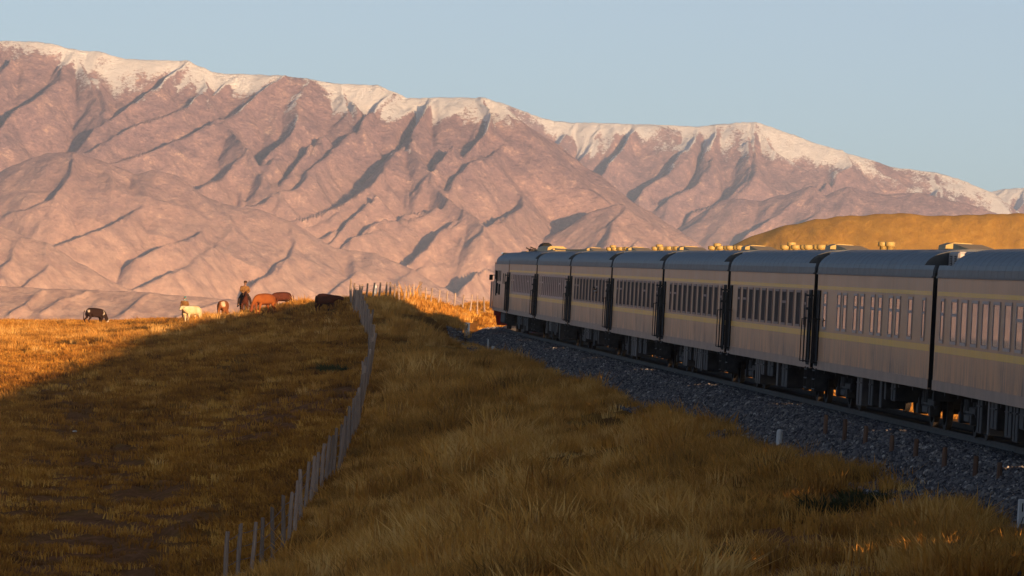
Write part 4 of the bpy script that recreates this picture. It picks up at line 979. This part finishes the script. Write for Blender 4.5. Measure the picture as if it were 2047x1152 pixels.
def tablet(px, ya, yb, d0, d1, wpx, label, txt, size, name='stone_marker', shift=0.0):
    d = surf_hit(px, yb, d0, d1) + shift; q = P(px, yb, d); h = P(px, ya, d)[2] - q[2]; w = wpx * d / F_PX
    root = empty(name, tuple(q), 0.06); tag(root, label, 'marker'); b = MB(); b.bbox(-w/2, w/2, -.05, .05, -.2, h, .018); b.build('slab', M_white, root)
    for k, t in enumerate(txt): text_obj(t, size * h, M_ink, root, (0, -.054, h * (.72 - .44 * k) if len(txt) > 1 else h * .6), (math.pi / 2, 0, 0))
    return root
tablet(933, 645, 665, 250, 380, 11, 'small white marker slab with dark numerals beside the far ballast', ['3', '6'], .55, shift=-11)
tablet(2041, 998, 1060, 80, 140, 17, 'white numbered marker slab at the right edge of the view', ['1', '/'], .40)
tablet(985, 692, 702, 230, 350, 6, 'tiny white block on the ballast edge beside a thin white stake', [], .3)
d = surf_hit(975, 700, 230, 350); q = P(975, 700, d); h = P(975, 678, d)[2] - q[2]; b = MB(); b.tube((0, 0, -.1), (0, 0, h), .035, n=8); o = b.build('white_stake', M_white, None, tuple(q)); tag(o, 'thin white stake standing at the foot of the far ballast', 'stake')
q = P(749, 601, 372); b = MB(); b.lathe([(.10, -.3), (.10, .3), (.085, .62), (.05, .72)], (0, 0, 0), 10); o = b.build('marker_post', M_white, None, (q[0], q[1], float(ground_z(q[0], q[1])) + .15)); tag(o, 'white sunlit marker post showing between dark fence posts on the skyline', 'marker post')
# a few pale stones in the pasture
rr = random.Random(5)
for i, (px, py, d) in enumerate([(343, 895, 255), (556, 780, 285), (285, 922, 245), (700, 1140, 160), (150, 855, 265), (612, 905, 232)]):
    q = P(px, py, d); o = link('pale_stone', stone_proto(700 + i), M_white, None, (q[0], q[1], float(ground_z(q[0], q[1])) + .02)); o.scale = (.09 + .05 * rr.random(), .08, .07)
    tag(o, ['pale stone in the middle of the cart track field', 'pale stone shining on the bare bank', 'flat pale stone left of the middle of the pasture', 'pale stone in the grass near the bottom of the fence', 'pale stone near the left cart rut', 'pale stone beside the fence posts below the bank'][i], 'stone')

# ------------------------------------------------------------------ cattle, horse and people (one skinned surface each)
def skin_body(name, nodes, edges, mat, parent=None, loc=(0, 0, 0), rz=0.0, scale=1.0, sub=2):
    names = list(nodes); me = bpy.data.meshes.new(name)
    me.from_pydata([Vector(nodes[k][:3]) * scale for k in names], [(names.index(a), names.index(b)) for a, b in edges], [])
    o = link(name, me, mat, parent, loc); o.rotation_euler = (0, 0, rz)
    md = o.modifiers.new('skin', 'SKIN'); md.use_smooth_shade = True
    for i, k in enumerate(names):
        r = nodes[k][3] * scale; ry = (nodes[k][4] if len(nodes[k]) > 4 else nodes[k][3]) * scale
        sv = me.skin_vertices[0].data[i]; sv.radius = (r, ry); sv.use_root = (i == 0)
    sb = o.modifiers.new('sub', 'SUBSURF'); sb.levels = sub; sb.render_levels = sub; return o
def chain(*k): return list(zip(k[:-1], k[1:]))
def hide_mat(name, cols, scale=2.0, sharp=.06, thr=.5):
    m = Mat(name, .85, .15); n1 = m.noise(m.coord('Object'), scale, 2, .4); n2 = m.noise(m.coord('Object'), 14, 4, .6)
    base = m.ramp(n1, [(thr - sharp, cols[0]), (thr + sharp, cols[1])])
    m.col(m.mix(m.math('MULTIPLY', n2, .35), base, tuple(x * .55 for x in cols[0]))); m.bump(n2, .3, .02); return m.m
def legs(pre, hipx, hipz, sp, front, L):
    n = {}; e = []
    for s, t in ((1, 'l'), (-1, 'r')):
        p = pre + t; off = .07 * s * (1 if front else -1)
        if front:
            n[p+'0'] = (hipx, s*sp, hipz, .15 * L); n[p+'1'] = (hipx + .03 + off*.5, s*sp, hipz * .56, .075 * L); n[p+'2'] = (hipx + .02 + off, s*sp, hipz * .22, .045 * L); n[p+'3'] = (hipx + .05 + off, s*sp, .02, .055 * L)
            e += [('chest', p+'0')] + chain(p+'0', p+'1', p+'2', p+'3')
        else:
            n[p+'0'] = (hipx, s*sp, hipz, .19 * L); n[p+'1'] = (hipx + .10 + off*.5, s*sp, hipz * .68, .12 * L); n[p+'2'] = (hipx - .12 + off, s*sp, hipz * .46, .06 * L); n[p+'3'] = (hipx - .05 + off, s*sp, hipz * .16, .045 * L); n[p+'4'] = (hipx + .02 + off, s*sp, .02, .055 * L)
            e += [('rump', p+'0')] + chain(p+'0', p+'1', p+'2', p+'3', p+'4')
    return n, e
def cow(px, py, d, rz, label, mat, scale=1.0, head='graze', horns=True, sink=.0):
    q = P(px, py, d); root = empty('cow', (q[0], q[1], float(ground_z(q[0], q[1])) - sink), rz); tag(root, label, 'cow', 'grazing cattle'); root.scale = (scale,) * 3
    n = {'belly': (.05, 0, .92, .34, .38), 'rump': (-.55, 0, 1.02, .29, .31), 'pelvis': (-.78, 0, 1.07, .20, .24), 'chest': (.58, 0, .93, .27, .36), 'withers': (.80, 0, 1.02, .20, .28)}
    e = [('belly', 'rump'), ('rump', 'pelvis'), ('belly', 'chest'), ('chest', 'withers')]
    if head == 'graze': pts = [(.98, 0, .86, .13, .2), (1.17, 0, .58, .11, .15), (1.28, 0, .34, .115, .13), (1.38, 0, .14, .075, .08)]
    elif head == 'side': pts = [(.98, .05, 1.08, .13, .2), (1.14, .16, 1.12, .12, .15), (1.28, .26, 1.10, .12, .13), (1.42, .40, .96, .075, .08)]
    else: pts = [(1.0, 0, 1.08, .13, .2), (1.18, 0, 1.15, .12, .15), (1.34, 0, 1.14, .12, .13), (1.56, 0, .98, .075, .08)]
    for i, p in enumerate(pts): n['n%d' % i] = p
    e += chain('withers', 'n0', 'n1', 'n2', 'n3')
    a, b_ = legs('f', .62, .72, .17, True, .9); n.update(a); e += b_; a, b_ = legs('h', -.62, .86, .18, False, .9); n.update(a); e += b_
    order = ['belly'] + [k for k in n if k != 'belly']; n = {k: n[k] for k in order}
    skin_body('body', n, e, mat, root)
    skin_body('tail', {'a': (-.92, 0, 1.16, .04), 'b': (-1.02, .01, .95, .03), 'c': (-1.03, .03, .65, .025), 'd': (-1.0, .03, .42, .05), 'e': (-1.0, .03, .32, .02)}, chain('a', 'b', 'c', 'd', 'e'), mat, root, sub=1)
    h = pts[2]; g = pts[1]
    for s in (1, -1):
        ear = MB(); ear.add([(0, 0, .04), (0, s*.18, .03), (.02, s*.20, -.02), (0, s*.10, -.05), (-.03, s*.09, .0)], [(0,1,2,3), (0,4,1), (1,4,2), (2,4,3), (3,4,0)]); ear.build('ear', mat, root, ((h[0] + g[0]) / 2 + .02, h[1] + s*.08, (h[2] + g[2]) / 2 + .03))
        if horns:
            skin_body('horn', {'a': (h[0] - .05, h[1] + s*.07, h[2] + .10, .028), 'b': (h[0] - .03, h[1] + s*.19, h[2] + .16, .022), 'c': (h[0] + .02, h[1] + s*.22, h[2] + .27, .008)}, chain('a', 'b', 'c'), M_horn, root, sub=1)
    return root
M_horn = simple('horn', (.12, .10, .08), .6)
H_black = hide_mat('black_and_white_hide', ((.028, .012, .008), (.70, .58, .45)), 1.1, .02, .60)
H_cream = hide_mat('cream_hide', ((.66, .50, .27), (.78, .64, .42)), 2, .1)
H_redw = hide_mat('red_and_white_hide', ((.26, .085, .025), (.68, .52, .34)), 1.2, .03, .62)
H_red = hide_mat('red_brown_hide', ((.30, .085, .018), (.20, .05, .015)), 1.6, .12)
H_dark = hide_mat('dark_red_hide', ((.10, .026, .012), (.05, .016, .010)), 1.6, .12)
cow(188, 646, 448, R(42), 'black and white cow grazing alone at the left in the sun', H_black, .92)
cow(384, 644, 422, R(236), 'cream coloured calf standing in the sun in front of the person in a headscarf', H_cream, .92, 'up', False)
cow(445, 640, 434, R(80), 'red and white cow seen from behind between the cream calf and the rider', H_redw, 1.0)
cow(527, 648, 386, R(234), 'big orange brown cow grazing with its dark head down, largest of the herd', H_red, .98)
cow(563, 636, 388, R(218), 'small dark red calf directly behind the big orange brown cow', H_dark, .80, 'graze', False)
cow(648, 636, 362, R(-48), 'dark brown cow standing apart between the calf and the fence', H_dark, .86, 'side', False)

M_skin = simple('skin', (.30, .15, .09), .6); M_coat = simple('brown_coat', (.20, .10, .035), .9, .1, .25, 6); M_trous = simple('dark_trousers', (.035, .022, .018), .9, .1)
M_teal = simple('teal_headscarf', (.02, .26, .27), .8, .1); M_mask = simple('white_face_cloth', (.72, .68, .62), .9, .1); M_boot = simple('black_boots', (.012, .011, .01), .6); M_cap = simple('dark_brown_cap', (.05, .024, .014), .8, .1)
def face_and_hands(root, hc, arms, mat=M_skin):
    """nose, ears and five fingered hands; hc is the head centre, arms a list of (wrist, tip direction)"""
    hx, hy, hz = hc
    b = MB(); b.add([(hx + .095, hy - .016, hz - .03), (hx + .095, hy + .016, hz - .03), (hx + .10, hy, hz + .03), (hx + .13, hy, hz - .028)], [(0, 1, 3), (1, 2, 3), (2, 0, 3), (0, 2, 1)]); b.build('nose', mat, root)
    for s in (1, -1):
        b = MB(); b.lathe([(.012, -.03), (.022, 0), (.012, .03)], (hx - .01, hy + s*.088, hz), 7); b.build('ear', mat, root)
        b = MB(); b.lathe([(.006, -.010), (.012, 0), (.006, .010)], (hx + .088, hy + s*.034, hz + .02), 7); b.build('eye', M_boot, root)
    b = MB(); b.box(hx + .090, hx + .098, hy - .022, hy + .022, hz - .062, hz - .054); b.build('mouth', M_cap, root)
    for w, dr in arms:
        w = Vector(w); dr = Vector(dr).normalized(); sd = Vector((0, 1, 0)).cross(dr).normalized() if abs(dr.y) < .9 else Vector((1, 0, 0)); n = {'w': (*w, .028), 'p': (*(w + dr * .07), .036, .02)}; e = [('w', 'p')]
        for i, (o_, ln) in enumerate(((-.030, .065), (-.010, .075), (.010, .072), (.030, .055))):
            a = w + dr * .09 + sd * o_; m_ = a + dr * ln * .6; c = m_ + dr * ln * .35 + Vector((.014, 0, 0)); k = 'f%d' % i
            n[k+'a'] = (*a, .010); n[k+'b'] = (*m_, .0095); n[k+'c'] = (*c, .008); e += [('p', k+'a')] + chain(k+'a', k+'b', k+'c')
        a = w + dr * .035 + sd * .035; c = a + dr * .04 + sd * .02; n['ta'] = (*a, .012); n['tb'] = (*c, .010); e += [('p', 'ta'), ('ta', 'tb')]
        skin_body('hand', n, e, mat, root, sub=1)
def person_standing(px, py, d, rz, label):
    q = P(px, py, d); root = empty('person', (q[0], q[1], float(ground_z(q[0], q[1]))), rz); tag(root, label, 'person')
    n = {'pel': (0, 0, .90, .12, .16), 'wst': (0, 0, 1.05, .11, .145), 'chs': (0, 0, 1.28, .12, .17), 'nk': (.01, 0, 1.44, .055), 'hd0': (.02, 0, 1.53, .075, .08), 'hd1': (.025, 0, 1.62, .085, .09), 'hd2': (.02, 0, 1.69, .06)}
    e = chain('pel', 'wst', 'chs', 'nk', 'hd0', 'hd1', 'hd2')
    for s, t in ((1, 'l'), (-1, 'r')):
        n[t+'s'] = (0, s*.19, 1.36, .065); n[t+'e'] = (-.02, s*.25, 1.10, .048); n[t+'w'] = (.05, s*.24, .88, .034); e += [('chs', t+'s')] + chain(t+'s', t+'e', t+'w')
        n[t+'h'] = (0, s*.09, .84, .09); n[t+'k'] = (.02, s*.10, .47, .062); n[t+'a'] = (0, s*.10, .09, .042); n[t+'t'] = (.13, s*.11, .04, .04); e += [('pel', t+'h')] + chain(t+'h', t+'k', t+'a', t+'t')
    skin_body('body', n, e, M_skin, root)
    c = {'a': (0, 0, .62, .17, .20), 'b': (0, 0, .90, .155, .195), 'c': (0, 0, 1.10, .14, .18), 'd': (0, 0, 1.30, .145, .205), 'e': (.0, 0, 1.42, .085, .10)}; e = chain('a', 'b', 'c', 'd', 'e')
    for s, t in ((1, 'l'), (-1, 'r')): c[t+'s'] = (0, s*.20, 1.36, .085); c[t+'e'] = (-.02, s*.26, 1.10, .07); c[t+'w'] = (.04, s*.25, .92, .06); e += [('d', t+'s')] + chain(t+'s', t+'e', t+'w')
    skin_body('coat', c, e, M_coat, root)
    skin_body('trousers', {'p': (0, 0, .80, .12, .16), 'lh': (0, .09, .76, .10), 'lk': (.02, .10, .47, .075), 'la': (0, .10, .12, .06), 'rh': (0, -.09, .76, .10), 'rk': (.02, -.10, .47, .075), 'ra': (0, -.10, .12, .06)}, [('p', 'lh'), ('lh', 'lk'), ('lk', 'la'), ('p', 'rh'), ('rh', 'rk'), ('rk', 'ra')], M_trous, root)
    skin_body('headscarf', {'a': (-.01, 0, 1.42, .10, .12), 'b': (-.015, 0, 1.55, .09, .105), 'c': (-.005, 0, 1.66, .095, .105), 'd': (0, 0, 1.75, .055)}, chain('a', 'b', 'c', 'd'), M_teal, root)
    skin_body('face_cloth', {'a': (.075, 0, 1.50, .045, .07), 'b': (.085, 0, 1.57, .04, .07)}, [('a', 'b')], M_mask, root, sub=1)
    face_and_hands(root, (.03, 0, 1.62), [((.05, .24, .88), (.05, 0, -1)), ((.05, -.24, .88), (.05, 0, -1))])
    return root
person_standing(368, 634, 432, R(-100), 'person in a teal headscarf and brown coat standing behind the cream calf')

# horse, facing the camera
q = P(487, 630, 410); zg = float(ground_z(q[0], q[1]))
horse = empty('horse', (q[0], q[1], zg), R(-84)); tag(horse, 'dark bay horse facing the camera under its rider on the skyline', 'horse')
n = {'belly': (0, 0, 1.05, .28, .30), 'rump': (-.58, 0, 1.14, .27, .27), 'pelvis': (-.78, 0, 1.14, .19, .2), 'chest': (.50, 0, 1.08, .24, .31), 'n0': (.74, 0, 1.26, .15, .22), 'n1': (.92, 0, 1.50, .11, .16), 'n2': (1.02, 0, 1.66, .10, .13), 'n3': (1.20, 0, 1.56, .085, .10), 'n4': (1.38, 0, 1.38, .06, .07)}
e = [('belly', 'rump'), ('rump', 'pelvis'), ('belly', 'chest')] + chain('chest', 'n0', 'n1', 'n2', 'n3', 'n4')
a, b_ = legs('f', .55, .88, .15, True, .85); n.update(a); e += b_; a, b_ = legs('h', -.62, .98, .16, False, .9); n.update(a); e += b_
skin_body('body', n, e, H_dark, horse)
skin_body('tail', {'a': (-.92, 0, 1.25, .05), 'b': (-1.05, 0, 1.0, .06), 'c': (-1.05, 0, .6, .05), 'd': (-1.02, 0, .4, .02)}, chain('a', 'b', 'c', 'd'), M_boot, horse, sub=1)
b = MB()
for k in range(9): t = k / 8; b.add([(.66 + .34*t, -.02, 1.42 + .32*t), (.66 + .34*t, .02, 1.42 + .32*t), (.60 + .34*t, .06, 1.34 + .30*t), (.70 + .34*t, .09, 1.25 + .30*t)], [(0, 1, 2), (1, 3, 2)])
b.build('mane', M_boot, horse)
for s in (1, -1): b = MB(); b.add([(0, -.03, 0), (0, .03, 0), (.03, 0, 0), (0, 0, .13)], [(0, 1, 3), (1, 2, 3), (2, 0, 3), (0, 2, 1)]); b.build('ear', H_dark, horse, (1.02, s*.06, 1.74))
b = MB(); b.bbox(-.28, .28, -.26, .26, 1.33, 1.42, .03); b.build('saddle', M_cap, horse)
rider = empty('person', (q[0], q[1], zg), R(-84)); tag(rider, 'rider in a heavy brown coat and cap sitting on the horse', 'person')
n = {'pel': (0, 0, 1.52, .13, .17), 'chs': (.02, 0, 1.90, .13, .18), 'nk': (.05, 0, 2.08, .055), 'hd0': (.07, 0, 2.15, .075, .08), 'hd1': (.08, 0, 2.24, .085, .09), 'hd2': (.07, 0, 2.31, .06)}
e = chain('pel', 'chs', 'nk', 'hd0', 'hd1', 'hd2')
for s, t in ((1, 'l'), (-1, 'r')):
    n[t+'s'] = (.02, s*.20, 1.97, .065); n[t+'e'] = (.10, s*.27, 1.72, .05); n[t+'w'] = (.30, s*.10, 1.58, .036); e += [('chs', t+'s')] + chain(t+'s', t+'e', t+'w')
    n[t+'h'] = (.08, s*.18, 1.46, .10); n[t+'k'] = (.30, s*.36, 1.14, .07); n[t+'a'] = (.16, s*.40, .74, .045); n[t+'t'] = (.30, s*.44, .70, .045); e += [('pel', t+'h')] + chain(t+'h', t+'k', t+'a', t+'t')
skin_body('body', n, e, M_skin, rider)
c = {'a': (.02, 0, 1.40, .22, .27), 'b': (0, 0, 1.62, .18, .22), 'c': (.02, 0, 1.90, .16, .23), 'd': (.03, 0, 2.03, .09, .11)}; e = chain('a', 'b', 'c', 'd')
for s, t in ((1, 'l'), (-1, 'r')): c[t+'s'] = (.02, s*.21, 1.97, .09); c[t+'e'] = (.10, s*.29, 1.72, .08); c[t+'w'] = (.27, s*.13, 1.60, .06); e += [('c', t+'s')] + chain(t+'s', t+'e', t+'w')
skin_body('coat', c, e, M_coat, rider)
skin_body('trousers', {'p': (0, 0, 1.46, .14, .2), 'lh': (.08, .20, 1.44, .12), 'lk': (.30, .37, 1.14, .095), 'la': (.18, .40, .84, .07), 'rh': (.08, -.20, 1.44, .12), 'rk': (.30, -.37, 1.14, .095), 'ra': (.18, -.40, .84, .07)}, [('p', 'lh'), ('lh', 'lk'), ('lk', 'la'), ('p', 'rh'), ('rh', 'rk'), ('rk', 'ra')], M_trous, rider)
for s in (1, -1): skin_body('boot', {'a': (.18, s*.40, .92, .07), 'b': (.16, s*.40, .74, .065), 'c': (.34, s*.45, .69, .05)}, chain('a', 'b', 'c'), M_boot, rider, sub=1)
b = MB(); b.lathe([(.105, 2.26), (.11, 2.31), (.09, 2.37), (.03, 2.39)], (.07, 0, 0), 12); b.box(.13, .24, -.07, .07, 2.265, 2.28); b.build('cap', M_cap, rider)
face_and_hands(rider, (.085, 0, 2.23), [((.30, .10, 1.58), (1, -.2, 0)), ((.30, -.10, 1.58), (1, .2, 0))])

# passenger leaning out of a window of the third carriage
c3 = cars[2]; wx_ = 8.0
qq = Matrix.Translation(c3.location) @ c3.rotation_euler.to_matrix().to_4x4() @ Vector((wx_, HW, 0))
pas = empty('person', tuple(qq), c3.rotation_euler.z + R(200)); tag(pas, 'passenger leaning out of a window of the third carriage', 'person'); pas.scale = (.55, .55, .55); pas.location.z += 1.15
n = {'w': (-.05, .45, 2.30, .15, .12), 'c': (-.05, .05, 2.50, .16, .12), 'n': (.0, -.16, 2.62, .055), 'h0': (.02, -.24, 2.67, .078), 'h1': (.03, -.27, 2.76, .085), 'h2': (.02, -.28, 2.83, .06), 'ls': (.14, .0, 2.50, .06), 'le': (.20, .10, 2.34, .045), 'rs': (-.24, .0, 2.50, .06), 're': (-.28, .1, 2.34, .045)}
skin_body('body', n, chain('w', 'c', 'n', 'h0', 'h1', 'h2') + chain('c', 'ls', 'le') + chain('c', 'rs', 're'), M_coat, pas)
b = MB(); b.lathe([(.06, -.02), (.09, .03), (.08, .08), (.03, .10)], (.05, -.28, 2.75), 9); b.build('hair', M_boot, pas)
b = MB(); b.lathe([(.03, 0), (.07, .03), (.075, .09), (.03, .13)], (.10, -.27, 2.62), 9); b.build('face', M_skin, pas)
b = MB(); b.bbox(.0, .2, -.27, -.1, 2.50, 2.58, .02); b.build('white_scarf', M_mask, pas)
